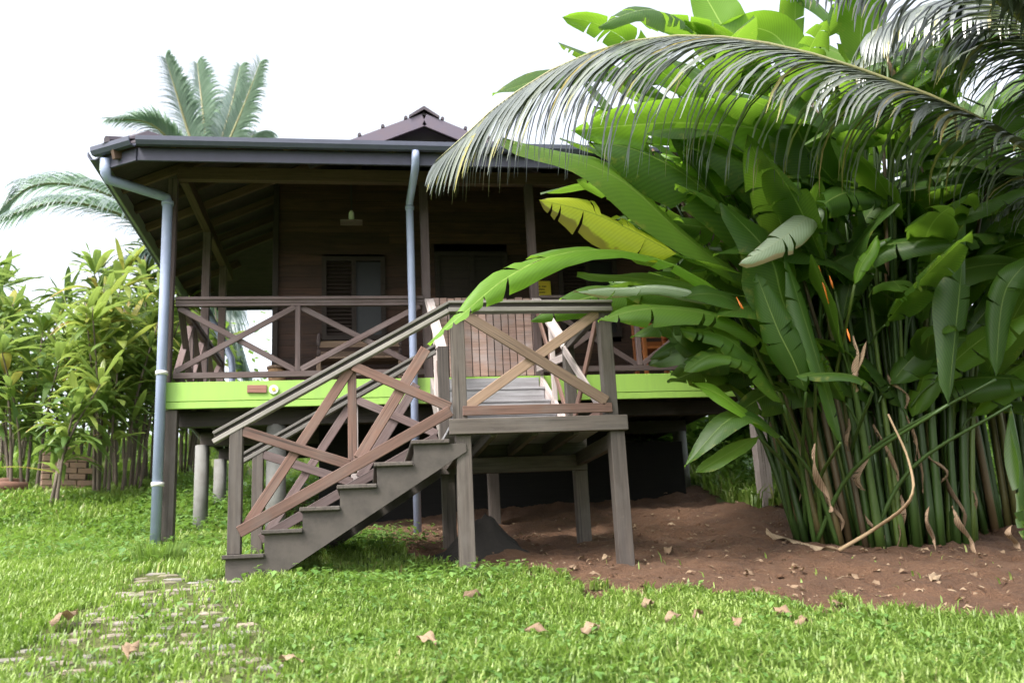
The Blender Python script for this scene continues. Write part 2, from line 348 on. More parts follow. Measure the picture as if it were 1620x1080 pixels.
n1 = N(nt, 'ShaderNodeTexNoise', Scale=3.0, Detail=8.0, Roughness=.7); n2 = N(nt, 'ShaderNodeTexNoise', Scale=45.0, Detail=4.0, Roughness=.7)
cc = mapped(nt, (1, 1, 1), rnd=False); nt.links.new(cc, n1.inputs[0]); nt.links.new(cc, n2.inputs[0])
soilc = mixc(nt, .45, ramp(nt, n1.outputs[0], [(.25, (.085, .040, .019)), (.5, (.16, .077, .037)), (.75, (.235, .122, .062))]),
             ramp(nt, n2.outputs[0], [(.3, (.028, .015, .010)), (.58, (.12, .063, .035)), (.78, (.32, .21, .13))]))
turf = mixc(nt, .5, ramp(nt, n1.outputs[0], [(.3, (.06, .12, .02)), (.7, (.12, .22, .035))]), ramp(nt, n2.outputs[0], [(.35, (.05, .09, .02)), (.7, (.15, .24, .04))]))
nt.links.new(mixc(nt, a.outputs['Fac'], turf, soilc), bs.inputs['Base Color']); bs.inputs['Roughness'].default_value = .95
bp = N(nt, 'ShaderNodeBump', Strength=1.0, Distance=.05); nt.links.new(n2.outputs[0], bp.inputs['Height']); nt.links.new(bp.outputs[0], bs.inputs['Normal'])
tag(b.build('ground', m, smooth=True, pivot=(0, 0, 0)), kind='structure')

# cobbled path: a bed and its stones, one object
b = MB()
xs = np.array([p[0] for p in PP]); ys = np.array([p[1] for p in PP])
row = 0; y = ys.min()
while y < ys.max():
    x = xs.min()+(.07 if row % 2 else 0)
    while x < xs.max():
        cx = x+random.uniform(-.025, .025); cy = y+random.uniform(-.02, .02)
        if is_path(cx, cy) and random.random() < .93:
            n = random.choice((5, 6, 6, 7)); rx = random.uniform(.075, .125); ry = random.uniform(.055, .08); ph = random.random()*6
            top = []; mid = []; lo = []; zc = g1(cx, cy)+random.uniform(.002, .010)
            for j in range(n):
                th = ph+2*math.pi*j/n+random.uniform(-.2, .2); k = random.uniform(.85, 1.1)
                ux, uy = math.cos(th)*rx*k, math.sin(th)*ry*k
                top.append((cx+ux*.72, cy+uy*.72, zc+random.uniform(-.003, .003))); mid.append((cx+ux, cy+uy, zc-.012)); lo.append((cx+ux*1.02, cy+uy*1.02, zc-.07))
            f = [tuple(range(n))]+[(j, n+j, n+(j+1) % n, (j+1) % n) for j in range(n)]+[(n+j, 2*n+j, 2*n+(j+1) % n, n+(j+1) % n) for j in range(n)]
            b.add(top+mid+lo, [q[::-1] for q in f], tint=random.random())
        x += random.uniform(.19, .24)
    y += .142; row += 1
ms, nt, bs, out = nmat('path_cobbles')
rnd = nt.nodes.new('ShaderNodeNewGeometry').outputs['Random Per Island']
n1 = N(nt, 'ShaderNodeTexNoise', Scale=14.0, Detail=7.0, Roughness=.7); nt.links.new(mapped(nt, (1, 1, 1), rnd=False), n1.inputs[0])
c1 = ramp(nt, rnd, [(0, (.14, .112, .09)), (.35, (.24, .195, .165)), (.65, (.21, .195, .20)), (1, (.31, .245, .20))])
moss = ramp(nt, n1.outputs[0], [(.40, (0, 0, 0)), (.66, (1, 1, 1))])
nt.links.new(mixc(nt, mathn(nt, 'MULTIPLY', moss, .75), c1, (.15, .16, .06)), bs.inputs['Base Color']); bs.inputs['Roughness'].default_value = .9
bp = N(nt, 'ShaderNodeBump', Strength=.5, Distance=.01); nt.links.new(n1.outputs[0], bp.inputs['Height']); nt.links.new(bp.outputs[0], bs.inputs['Normal'])
tag(b.build('path', ms, pivot=(0, 0, 0)), kind='structure')

# grass: one object of blades, one of broad weed leaves
def blades(n, xr, yr, hmin, hmax, wmin, wmax, keep):
    x = rng.uniform(*xr, n); y = rng.uniform(*yr, n); k = keep(x, y); x = x[k]; y = y[k]; n = len(x)
    pat = .45+.75*vnoise(x*1.7, y*1.7, 31)+.45*vnoise(x*5.5, y*5.5, 32)
    h = rng.uniform(hmin, hmax, n)*pat; w = rng.uniform(wmin, wmax, n); th = rng.uniform(0, 2*np.pi, n); le = rng.uniform(.25, 1.15, n)
    z = ground(x, y)-.005; dx, dy = np.cos(th), np.sin(th); sx, sy = -dy*w/2, dx*w/2
    V = np.empty((n, 5, 3)); b1 = h*.55
    V[:, 0] = np.stack([x-sx, y-sy, z], -1); V[:, 1] = np.stack([x+sx, y+sy, z], -1)
    mx, my, mz = x+dx*b1*le*.35, y+dy*b1*le*.35, z+b1*(1-.15*le)
    V[:, 2] = np.stack([mx+sx*.85, my+sy*.85, mz], -1); V[:, 3] = np.stack([mx-sx*.85, my-sy*.85, mz], -1)
    V[:, 4] = np.stack([x+dx*h*le*.85, y+dy*h*le*.85, z+h*(1-.42*le)], -1)
    o = np.arange(n)*5
    t = np.clip(.05+.45*vnoise(x*2.3, y*2.3, 33)+.45*vnoise(x*6, y*6, 34)+rng.normal(0, .14, n), 0, .9); dry = rng.random(n) < .02+.12*sstep(.55, .8, vnoise(x*1.1+5, y*1.1, 35)); t[dry] = rng.uniform(.9, 1, dry.sum())
    return V, o, np.repeat(t, 5)
def add_blades(b, *a):
    V, o, t = blades(*a); base = b.n
    q = np.stack([o, o+1, o+2, o+3], -1); tr = np.stack([o+3, o+2, o+4], -1)
    b.v.append(V.reshape(-1, 3)); b.uv.append(np.tile([[.4, 0], [.6, 0], [.6, .5], [.4, .5], [.5, 1]], (len(V), 1))); b.t.append(t)
    b.q += [q+base]; b.tr += [tr+base]; b.n += len(V)*5
class GB(MB):
    def __init__(s): super().__init__(); s.q = []; s.tr = []
    def fin(s, name, mat):
        q = np.concatenate(s.q); tr = np.concatenate(s.tr) if s.tr else np.zeros((0, 3), int); V = np.concatenate(s.v); me = bpy.data.meshes.new(name)
        me.vertices.add(len(V)); me.vertices.foreach_set('co', V.astype(np.float32).ravel())
        lp = np.concatenate([q.ravel(), tr.ravel()]); me.loops.add(len(lp)); me.loops.foreach_set('vertex_index', lp.astype(np.int32))
        st = np.concatenate([np.arange(len(q))*4, len(q)*4+np.arange(len(tr))*3]); me.polygons.add(len(st)); me.polygons.foreach_set('loop_start', st.astype(np.int32))
        uvl = me.uv_layers.new(name='uv'); uvl.data.foreach_set('uv', np.concatenate(s.uv)[lp].astype(np.float32).ravel())
        a = me.attributes.new('tint', 'FLOAT', 'POINT'); a.data.foreach_set('value', np.concatenate(s.t).astype(np.float32))
        me.update(calc_edges=True); return link_mesh(name, me, mat, smooth=True)
STAIR_FOOT = (-.9, 7.7)
def free(x, y):
    s = is_soil(x, y); p = is_path(x, y); r = rng.random(len(x))
    worn = np.exp(-(((x+1.6)/.9)**2+((y-7.6)/.7)**2))
    return (~s | (r < .0012)) & (~p | (r < .15+.42*sstep(.5, .75, vnoise(x*4, y*4, 41)))) & (r > worn*.5) & ~((x > -.1) & (x < 2.2) & (y > 7.2) & (y < 9.5) & (r < .6))
b = GB()
add_blades(b, 230000, (-3.6, 5.6), (3.4, 7.4), .035, .10, .007, .017, free)
add_blades(b, 60000, (-5.5, 1.4), (7.2, 10.4), .06, .13, .009, .016, free)
add_blades(b, 60000, (-9, 0), (10.2, 16), .07, .16, .016, .03, free)
add_blades(b, 40000, (-30, 25), (15.5, 40), .15, .4, .04, .09, lambda x, y: np.ones(len(x), bool))
add_blades(b, 26000, (3.4, 9), (9.8, 16), .08, .3, .02, .04, lambda x, y: (x > 4.3) | (y > 13.5))
tag(b.fin('grass', M['grass']), kind='stuff')
# broad weed leaves
def weeds(b, n, xr, yr, smin, smax, hmax, keep):
    x = rng.uniform(*xr, n); y = rng.uniform(*yr, n); k = keep(x, y); x = x[k]; y = y[k]; n = len(x)
    z = ground(x, y)+rng.uniform(.01, hmax, n); L = rng.uniform(smin, smax, n); th = rng.uniform(0, 2*np.pi, n); ti = rng.uniform(-.5, .6, n)
    dx, dy, dz = np.cos(th)*np.cos(ti), np.sin(th)*np.cos(ti), np.sin(ti); w = L*rng.uniform(.2, .34, n); sx, sy = -np.sin(th)*w, np.cos(th)*w
    P = lambda t, s, dr: np.stack([x+dx*L*t+sx*s, y+dy*L*t+sy*s, z+dz*L*t-dr*L+abs(s)*L*.06], -1)
    V = np.stack([P(0, 0, 0), P(.4, -1, .02), P(.45, 0, .02), P(.4, 1, .02), P(1, 0, .18)], 1); o = np.arange(n)*5+b.n
    b.tr.append(np.concatenate([np.stack([o, o+2, o+1], -1), np.stack([o, o+3, o+2], -1), np.stack([o+1, o+2, o+4], -1), np.stack([o+2, o+3, o+4], -1)]))
    b.v.append(V.reshape(-1, 3)); b.uv.append(np.tile([[.5, 0], [0, .4], [.5, .45], [1, .4], [.5, 1]], (n, 1))); b.t.append(np.repeat(rng.random(n), 5)); b.n += n*5
b = GB(); b.q = [np.zeros((0, 4), int)]
def wk(x, y): return ~is_soil(x, y) & (~is_path(x, y) | (rng.random(len(x)) < .25)) & (vnoise(x*1.6, y*1.6, 51) > .38)
weeds(b, 11000, (-1.3, 2.0), (5.9, 7.4), .04, .09, .10, lambda x, y: (~is_soil(x, y)) & (rng.random(len(x)) < np.exp(-(((x-.3)/.75)**2+((y-6.85)/.36)**2))*(.25+.8*vnoise(x*5, y*5, 62))))
weeds(b, 13000, (-3.4, 5.4), (4, 7), .03, .075, .08, wk)
weeds(b, 6000, (-1.0, .7), (7.9, 9.6), .05, .09, .14, lambda x, y: rng.random(len(x)) < np.exp(-(((x+.3)/.6)**2+((y-8.9)/.6)**2))*(.3+vnoise(x*4, y*4, 61)))
weeds(b, 9000, (-6, -1), (8, 14), .05, .12, .14, wk)
weeds(b, 5000, (-3, 0), (11, 15), .06, .13, .2, lambda x, y: np.ones(len(x), bool))
weeds(b, 9000, (3.0, 9), (10.4, 15), .06, .16, .5, lambda x, y: (x > 4.6) | (y > 13))
tag(b.fin('ground_cover', M['weed']), kind='stuff')
# crumbs, chips and pebbles on the soil
b = MB(); k = 0
while k < 1000:
    x = random.uniform(.6, 7); y = random.uniform(4.4, 10)
    if not bool(is_soil(x, y)): k += 0.2; continue
    k += 1; s = random.choice((.004, .006, .006, .009, .016)); z = g1(x, y)
    v = [(x+random.uniform(.7, 1.3)*s*a, y+random.uniform(.7, 1.3)*s*c, z+random.uniform(.1, .8)*s) for a, c in ((1, 0), (0, 1), (-1, 0), (0, -1))]+[(x, y, z+s*1.1)]
    b.add(v, [(0, 1, 4), (1, 2, 4), (2, 3, 4), (3, 0, 4)], tint=random.random())
for k in range(420):        # straw, bits of stalk and shreds of leaf
    x = random.uniform(.6, 6.5); y = random.uniform(4.6, 9)
    if not bool(is_soil(x, y)): continue
    a = random.random()*6.28; L = random.uniform(.03, .16); w_ = random.uniform(.002, .007); z = g1(x, y)+.012; dx, dy = math.cos(a)*L/2, math.sin(a)*L/2; sx, sy = -math.sin(a)*w_, math.cos(a)*w_
    b.add([(x-dx-sx, y-dy-sy, z), (x-dx+sx, y-dy+sy, z), (x+sx*1.2, y+sy*1.2, z+.014), (x-sx*1.2, y-sy*1.2, z+.012), (x+dx, y+dy, z+random.uniform(0, .02))], [(0, 1, 2, 3), (3, 2, 4)], tint=random.uniform(.2, 1))
LITTER = []
for k in range(260):
    px_ = random.uniform(560, 1640); p = atg(px_, random.uniform(780, 1010)) if k < 200 else atg(px_, random.uniform(860, 1000))
    if not bool(is_soil(p.x, p.y)): continue
    LITTER.append((p, random.uniform(.03, .09), random.random()*6.28))
LB = b
tag(b.build('soil_crumbs', M['dryleaf']), kind='stuff')
b = MB(); k = 0
while k < 500:              # clods of earth
    x = random.uniform(.3, 6.8); y = random.uniform(4.4, 10)
    k += 1
    if not bool(is_soil(x, y)): continue
    sz = random.choice((.01, .014, .014, .02, .03)); z = g1(x, y)-.004; n = 6; ph = random.random()*6
    r1 = [sz*random.uniform(.7, 1.2) for _ in range(n)]; r2 = [q*random.uniform(.5, .8) for q in r1]
    v = [(x+math.cos(ph+j)*r1[j], y+math.sin(ph+j)*r1[j], z) for j in range(n)]+[(x+math.cos(ph+j)*r2[j], y+math.sin(ph+j)*r2[j], z+sz*random.uniform(.5, .9)) for j in range(n)]
    b.add(v, [(j, (j+1) % n, n+(j+1) % n, n+j) for j in range(n)]+[tuple(range(n, 2*n))], tint=1)
tag(b.build('soil_clods', bpy.data.materials['turf_and_soil']), kind='stuff')

# ================================================================== HOUSE
YF, ZD, ZFB, ZR = 9.90, 2.045, 1.763, 2.975
XL_, XR_ = -2.06, 4.30; YB = 13.7
house = thing('raised_wooden_house', (1.1, 11.8, .6), 'brown timber house raised on posts with lime green floor edge and open verandah', 'house')
# deck
b = MB(); yy = YF+.06
while yy < YB: b.box(((XL_+XR_)/2, yy+.058, ZD-.02), (XR_-XL_-.06, .112, .03)); yy += .12
b.build('deck_floor', M['rail'], house)
beam('fascia_board', (XL_, YF, 1.942), (4.22, YF, 1.942), .035, .206, M['green'], house, label='wide lime green floor edge board')
beam('fascia_board', (XL_, YF+.003, 1.799), (4.22, YF+.003, 1.799), .035, .073, M['green'], house, label='narrow lime green strip below the wide board')
beam('side_floor_board', (XL_+.03, YF+.03, 1.90), (XL_+.03, YB, 1.90), .03, .26, M['under'], house)
beam('side_floor_board', (XR_-.02, YF+.03, 1.88), (XR_-.02, YB, 1.88), .03, .30, M['under'], house)
beam('back_floor_board', (XL_+.06, YB, 1.9), (XR_-.05, YB, 1.9), .03, .28, M['under'], house)
for y in (10.25, 11.75, 13.2): beam('floor_bearer', (XL_+.06, y, 1.70), (XR_-.06, y, 1.70), .10, .16, M['under'], house)
for i in range(11): beam('floor_joist', (XL_+.25+i*.59, YF+.05, 1.86), (XL_+.25+i*.59, YB-.05, 1.86), .05, .14, M['under'], house)
# piers
def pier(x, y, z1, r, mat=None):
    z0 = g1(x, y)-.3; b = MB(); b.tube([(x, y, z0), (x, y, z1)], [r*1.03, r], 18); return b.build('pier', mat or M['concrete'], house, smooth=True)
for x, y, r in ((-1.98, 11.75, .085), (-1.98, 13.2, .085), (-.96, 10.3, .105), (.9, 11.75, .085), (2.6, 11.75, .09), (4.15, 11.75, .09), (.3, 13.2, .09), (3.2, 13.2, .09)): pier(x, y, 1.63, r)
post('corner_post', -2.0, YF+.08, g1(-2, 9.98)-.3, 1.76, .125, M['dark'], house)
post('corner_post', 4.45, YF+.02, g1(4.45, 9.9)-.3, 1.85, .14, M['pale'], house)
post('corner_post', 1.4, 10.2, g1(1.4, 10.2)-.3, 1.62, .12, M['dark'], house)
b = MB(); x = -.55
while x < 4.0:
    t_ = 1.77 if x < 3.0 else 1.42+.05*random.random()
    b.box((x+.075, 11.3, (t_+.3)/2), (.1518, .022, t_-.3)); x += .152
b.build('crawlspace_shade_boards', M['shade_black'], house)  # added boards that close off the crawl space and make it read black
# verandah posts
zpl = 4.36
for x, y in ((-2.07, YF+.06), (.70, YF+.06), (1.94, YF+.06), (4.22, YF+.06), (-1.97, 11.6), (-1.97, 12.95), (4.2, 11.75)):
    post('verandah_post', x, y, ZD-.01, zpl, .095, M['rail'], house)
beam('plate_beam', (-2.03, YF+.06, 4.43), (4.28, YF+.06, 4.43), .09, .15, M['roofwood'], house)
beam('plate_beam', (-1.97, YF+.11, 4.42), (-1.97, 13.6, 4.42), .09, .15, M['roofwood'], house)
beam('plate_beam', (4.2, YF+.11, 4.42), (4.2, 13.6, 4.42), .09, .15, M['roofwood'], house)
# walls of lapped planks
XW0, XW1, YW, YWB = -1.07, 3.95, 11.4, 13.1
zt = 5.0
def planks(b, fx, x0, x1, openings, flip=False):
    z = ZD
    while z < zt:
        h = .148; segs = [(x0, x1)]
        for (a, c, zb, ztp) in openings:
            if z+h > zb+.01 and z < ztp-.01:
                ns = []
                for s0, s1 in segs:
                    if a > s0: ns.append((s0, min(a, s1)))
                    if c < s1: ns.append((max(c, s0), s1))
                segs = ns
        for s0, s1 in segs:
            cuts = [s0]; t = s0+random.uniform(.6, 2.2)
            while t < s1-.4: cuts.append(t); t += random.uniform(1.2, 2.4)
            cuts.append(s1)
            for q0, q1 in zip(cuts[:-1], cuts[1:]): fx(b, q0+.0015, q1-.0015, z, h)
        z += .15
def front(b, q0, q1, z, h):
    v = [(q0, YW, z), (q1, YW, z), (q1, YW, z+h), (q0, YW, z+h), (q0, YW-.013, z), (q1, YW-.013, z), (q1, YW-.010, z+h), (q0, YW-.010, z+h)]
    b.add(v, [(4, 5, 6, 7), (0, 4, 7, 3), (1, 2, 6, 5), (3, 7, 6, 2), (0, 1, 5, 4), (0, 3, 2, 1)])
b = MB(); OPEN = [(-.52, .28, 2.85, 3.95), (.92, 1.88, ZD-.1, 4.02), (2.55, 3.35, 2.85, 3.95)]
planks(b, front, XW0, XW1, OPEN)
for xw, sgn in ((XW0, -1), (XW1, 1)):
    def side(b, q0, q1, z, h, xw=xw, sgn=sgn):
        b.box((xw-sgn*.012, (q0+q1)/2, z+h/2), (.024, q1-q0, h))
    planks(b, side, YW+.003, YWB, [])
def back(b, q0, q1, z, h): b.box(((q0+q1)/2, YWB+.014, z+h/2), (q1-q0, .024, h))
planks(b, back, XW0, XW1, [])
wall = b.build('wall', M['wall'], house)
beam('corner_trim', (XW0-.02, YW-.045, ZD), (XW0-.02, YW-.045, zt), .07, .035, M['shutter'], house, up=(0, 1, 0))
def window(x0, x1, z0, z1, door=False):
    b = MB(); t = .06; y = YW-.03
    b.box(((x0+x1)/2, y, z1-t/2), (x1-x0, .07, t)); b.box(((x0+x1)/2, y, z0+t/2), (x1-x0, .07, t))
    for x in (x0+t/2, x1-t/2, (x0+x1)/2): b.box((x, y, (z0+z1)/2), (t, .068, z1-z0-2*t))
    w = b.build('door' if door else 'window', M['shutter'], house)
    for k, (a, c) in enumerate(((x0+t, (x0+x1)/2-t/2), ((x0+x1)/2+t/2, x1-t))):
        b = MB()
        if door: b.box(((a+c)/2, y+.012, (z0+z1)/2), (c-a, .03, z1-z0-2*t)); b.build('door_leaf', M['shutter'], w)
        elif k == 0:
            zz = z0+t
            while zz < z1-t-.03: b.add([(a, y+.02, zz), (c, y+.02, zz), (c, y-.012, zz+.008), (a, y-.012, zz+.008), (a, y+.02, zz+.05), (c, y+.02, zz+.05)], [(0, 1, 2, 3), (3, 2, 5, 4)]); zz += .05
            b.build('louvre', M['shutter'], w)
        else: b.box(((a+c)/2, y+.015, (z0+z1)/2), (c-a, .01, z1-z0-2*t)); b.build('pane', M['glass'], w)
    if door:
        b = MB(); b.tube([((x0+x1)/2+.08, y-.03, z0+.95), ((x0+x1)/2+.08, y-.03, z0+1.08)], .012, 8); b.build('handle', M['gutter'], w)
window(-.52, .28, 2.85, 3.95); window(2.55, 3.35, 2.85, 3.95); window(.92, 1.88, ZD, 4.02, True)
# roof
ZE = 4.38; k = .44
E_ = [(-2.24, 9.0), (4.50, 9.0), (4.93, 9.27), (4.97, 14.33), (4.5, 14.6), (-2.3, 14.6), (-2.74, 14.33), (-2.68, 9.27)]
zr_ = ZE+k*2.8; R1, R2 = (.1, 11.8, zr_), (2.2, 11.8, zr_)
def roof_faces(b, dz, sc=0):
    e = [(x, y, ZE+dz) for x, y in E_]; r1 = (R1[0], R1[1], zr_+dz); r2 = (R2[0], R2[1], zr_+dz)
    v = e+[r1, r2]; return v, [(0, 1, 9, 8), (1, 2, 9), (2, 3, 9), (3, 4, 9), (4, 5, 8, 9), (5, 6, 8), (6, 7, 8), (7, 0, 8)]
b = MB(); v, f = roof_faces(b, 0); b.add(v, f); v2, f2 = roof_faces(b, -.03); b.add(v2, [q[::-1] for q in f2], mi=1)
for i in range(8): j = (i+1) % 8; b.add([v[i], v[j], v2[j], v2[i]], [(3, 2, 1, 0)])
roof = b.build('roof', [M['roof'], M['under']], house)
b = MB()       # raised ribs of the sheets, front and back slopes
x = -2.1
while x < 4.5:
    t = 1.0
    if x < R1[0]: t = (x+2.24)/(R1[0]+2.24)
    elif x > R2[0]: t = (4.5-x)/(4.5-R2[0])
    if t > .05:
        for y0, y1 in ((8.97, 11.8), (14.63, 11.8)):
            b.tube([(x, y0, ZE+.012-.012), (x, y0+(y1-y0)*t, ZE+.012+k*2.8*t)], .018, 6)
    x += .24
b.build('roof_rib', M['roof'], roof)
def cap(pts): bb = MB(); bb.tube(pts, .055, 8); return bb.build('ridge_cap', M['roof'], roof)
cap([(-2.56, 9.1, ZE+.02), (-1.2, 10.4, ZE+.02+.58), (R1[0], R1[1], zr_)]); cap([R1, R2]); cap([(4.8, 9.1, ZE+.02), (R2[0], R2[1], zr_)])
b = MB(); b.add([(-2.62, 9.10, ZE+.0), (-2.36, 9.0, ZE+.0), (-2.02, 9.35, ZE+.20), (-2.36, 9.42, ZE+.185), (-2.2, 9.25, ZE+.22)], [(0, 1, 4), (1, 2, 4), (2, 3, 4), (3, 0, 4)])
b.build('hip_end_cap', M['roof'], roof)
# rafters under the sheets
for i in range(12):
    x = -1.9+i*.56
    t = 1.0 if R1[0] <= x <= R2[0] else ((x+2.3)/(R1[0]+2.3) if x < R1[0] else (4.55-x)/(4.55-R2[0]))
    t = max(.12, min(1, t)); zo = -.085
    beam('rafter', (x, 9.05, ZE+zo+.02), (x, 9.05+2.75*t, ZE+zo+.02+k*2.75*t), .05, .10, M['roofwood'], roof)
kl = (zr_-ZE)/(R1[0]+2.7)
for i in range(9):
    y = 9.5+i*.6
    t = 1-abs(y-11.8)/2.7; t = max(.12, t); zo = -.085
    beam('rafter', (-2.66, y, ZE+zo), (-2.66+2.76*t, y, ZE+zo+kl*2.76*t), .05, .10, M['roofwood'], roof)
    beam('rafter', (4.9, y, ZE+zo), (4.9-2.7*t, y, ZE+zo+kl*2.7*t), .05, .10, M['roofwood'], roof)
beam('rafter', (-2.5, 9.1, ZE-.11), (R1[0], R1[1], zr_-.12), .05, .13, M['roofwood'], roof)
# eave board and gutter
beam('eave_board', (-2.24, 9.05, 4.235), (4.5, 9.05, 4.235), .03, .14, M['fascia'], house)
beam('eave_board', (-2.63, 9.30, 4.235), (-2.25, 9.055, 4.235), .03, .14, M['fascia'], house)
beam('eave_board', (-2.66, 9.30, 4.25), (-2.70, 14.3, 4.25), .03, .17, M['gutter_left'], house, label='pale grey green eave board on the left side')
beam('eave_board', (4.90, 9.30, 4.25), (4.94, 14.3, 4.25), .03, .17, M['fascia'], house)
beam('eave_board', (-2.3, 14.57, 4.25), (4.5, 14.57, 4.25), .03, .17, M['fascia'], house)
def gutter(p0, p1):
    p0 = Vector(p0); p1 = Vector(p1); d = (p1-p0).normalized(); s = Vector((d.y, -d.x, 0)); b = MB()
    pr = [(.0, .0), (.0, -.06), (.03, -.082), (.08, -.082), (.108, -.045), (.112, 0), (.10, .004), (.096, -.04), (.075, -.070), (.035, -.070), (.012, -.055), (.012, 0)]
    n = len(pr); v = [p+s*a+Vector((0, 0, c)) for p in (p0, p1) for a, c in pr]
    b.add([tuple(q) for q in v], [(i, (i+1) % n, n+(i+1) % n, n+i) for i in range(n)]+[tuple(range(n-1, -1, -1)), tuple(range(n, 2*n))])
    return b.build('gutter', M['gutter'], house)
gutter((-2.24, 9.02, ZE), (4.5, 9.02, ZE)); gutter((-2.69, 9.30, ZE), (-2.25, 9.025, ZE)); gutter((-2.745, 14.2, ZE-.02), (-2.70, 9.34, ZE))
# downpipes
def down(pts, r, collars, band=()):
    p = pipe('downpipe', pts, r, M['pipe'], house)
    for c in collars:
        c = Vector(c); b = MB(); b.tube([c-Vector((0, 0, .02)), c+Vector((0, 0, .02))], r*1.22, 14); b.build('collar', M['white'] if c.z < 2.3 else M['pipe'], p, smooth=True)
yl = YF-.085
a = at(262, 315, yl)
tl = Vector((-2.09, yl, 4.06))
down([(-2.60, 9.24, 4.27), (-2.60, 9.27, 4.12), (-2.585, 9.30, 4.07), (-2.17, 9.78, 4.10), (-2.11, yl, 4.085), (-2.095, yl, 4.03), (-2.09, yl, 3.0), (-2.08, yl, g1(-2.08, yl)-.05)], .052, [(-2.095, yl, 4.02), (-2.085, yl, 2.13), (-2.08, yl, .98)])
down([(.56, 8.97, 4.30), (.56, 8.98, 4.22), (.555, 9.05, 4.12), (.53, yl-.03, 4.06), (.53, yl, 4.0), (.53, yl, 3.0), (.53, yl, g1(.53, yl)-.05)], .042, [(.53, yl, 4.0), (.53, yl, 2.14)])
down([(4.62, 9.05, 4.28), (4.62, 9.2, 4.15), (4.63, yl, 4.0), (4.63, yl, 3.0), (4.63, yl, g1(4.63, yl)-.05)], .055, [(4.63, yl, 4.0), (4.63, yl, 2.14)])
down([(-2.55, 14.5, 4.28), (-2.4, 14.3, 4.1), (-1.95, 13.8, 3.2), (-1.93, 13.78, 3.0), (-1.93, 13.78, 1.2)], .05, [(-1.93, 13.78, 2.2)])
# gablet on the roof
XG, YG = .815, 11.05; ZG = 5.845; sl = .43
def gable():
    b = MB(); hw = 1.5
    for s in (-1, 1):
        for nn in (0,):
            v = [(XG, YG, ZG), (XG+s*hw, YG, ZG-sl*hw), (XG+s*hw, 13.2, ZG-sl*hw), (XG, 13.2, ZG), (XG, YG, ZG-.03), (XG+s*hw, YG, ZG-.03-sl*hw), (XG+s*hw, 13.2, ZG-.03-sl*hw), (XG, 13.2, ZG-.03)]
            b.add(v, [(0, 1, 2, 3), (7, 6, 5, 4), (0, 4, 5, 1), (1, 5, 6, 2), (2, 6, 7, 3)])
    g = b.build('gable_roof', M['roof'], house)
    for s in (-1, 1):
        beam('barge_board', (XG, YG-.02, ZG-.115), (XG+s*hw, YG-.02, ZG-.115-sl*hw), .03, .17, M['barge'], g)
        for q in range(5):
            t = .16+q*.2; bb = MB(); bb.tube([(XG+s*hw*t, YG-.04, ZG+.012-sl*hw*t), (XG+s*hw*t, 13.2, ZG+.012-sl*hw*t)], .024, 6); bb.build('roof_rib', M['roof'], g)
    b = MB(); b.add([(XG-1.3, YG+.3, ZG-.06-sl*1.3), (XG+1.3, YG+.3, ZG-.06-sl*1.3), (XG, YG+.3, ZG-.06)], [(0, 1, 2)])
    b.add([(XG-1.3, YG+.33, ZG-.06-sl*1.3), (XG+1.3, YG+.33, ZG-.06-sl*1.3), (XG, YG+.33, ZG-.06)], [(2, 1, 0)]); b.build('gable_wall', M['barge'], g)
    for q in range(3):
        bb = MB(); y = YG-.06+q*.5; z = ZG+.02
        bb.add([(XG-.2, y, z-.09), (XG, y, z+.05), (XG+.2, y, z-.09), (XG-.2, y+.52, z-.11), (XG, y+.52, z+.03), (XG+.2, y+.52, z-.11), (XG-.2, y, z-.125), (XG, y, z+.0), (XG+.2, y, z-.125)],
               [(0, 3, 4, 1), (1, 4, 5, 2), (0, 1, 7, 6), (1, 2, 8, 7)]); bb.build('ridge_cap', M['roof'], g)
gable()
# verandah railings
def railing(x0, x1, y, ups, crosses):
    b = MB(); L = x1-x0; c = (x0+x1)/2
    b.box((c, y-.01, ZR-.006), (L, .085, .030)); b.box((c, y-.018, ZR-.038), (L, .035, .034)); b.box((c, y, ZR-.072), (L, .055, .034)); b.box((c, y, 2.125), (L, .05, .06))
    r = b.build('railing', M['rail'], house)
    for u in ups: post('rail_post', u, y, 2.155, ZR-.09, .055, M['rail'], r)
    for i, (a, c2) in enumerate(crosses):
        beam('rail_brace', (a, y-.014, 2.17), (c2, y-.014, ZR-.10), .022, .062, M['rail'], r)
        beam('rail_brace', (a, y+.012, ZR-.10), (c2, y+.012, 2.17), .022, .062, M['rail'], r)
    return r
yr = YF+.045
railing(-1.995, .66, yr, [-.71], [(-1.97, -.74), (-.68, .62)])
railing(1.99, 4.18, yr, [3.12], [(2.02, 3.09), (3.15, 4.14)])
def siderail(x, y0, y1, ups):
    b = MB(); L = y1-y0; c = (y0+y1)/2
    b.box((x, c, ZR-.02), (.085, L, .04)); b.box((x, c, ZR-.07), (.05, L, .03)); b.box((x, c, 2.125), (.05, L, .06)); r = b.build('railing', M['rail'], house)
    for u in ups: post('rail_post', x, u, 2.155, ZR-.085, .055, M['rail'], r)
    e = [y0]+ups+[y1]
    for a, c2 in zip(e[:-1], e[1:]):
        beam('rail_brace', (x-.014, a+.03, 2.17), (x-.014, c2-.03, ZR-.10), .022, .07, M['rail'], r, up=(1, 0, 0)).rotation_euler
        beam('rail_brace', (x+.012, a+.03, ZR-.10), (x+.012, c2-.03, 2.17), .022, .07, M['rail'], r, up=(1, 0, 0))
siderail(-1.97, 10.02, 11.55, [10.75]); siderail(-1.97, 11.66, 12.9, []); siderail(4.2, 10.02, 11.7, [10.85])
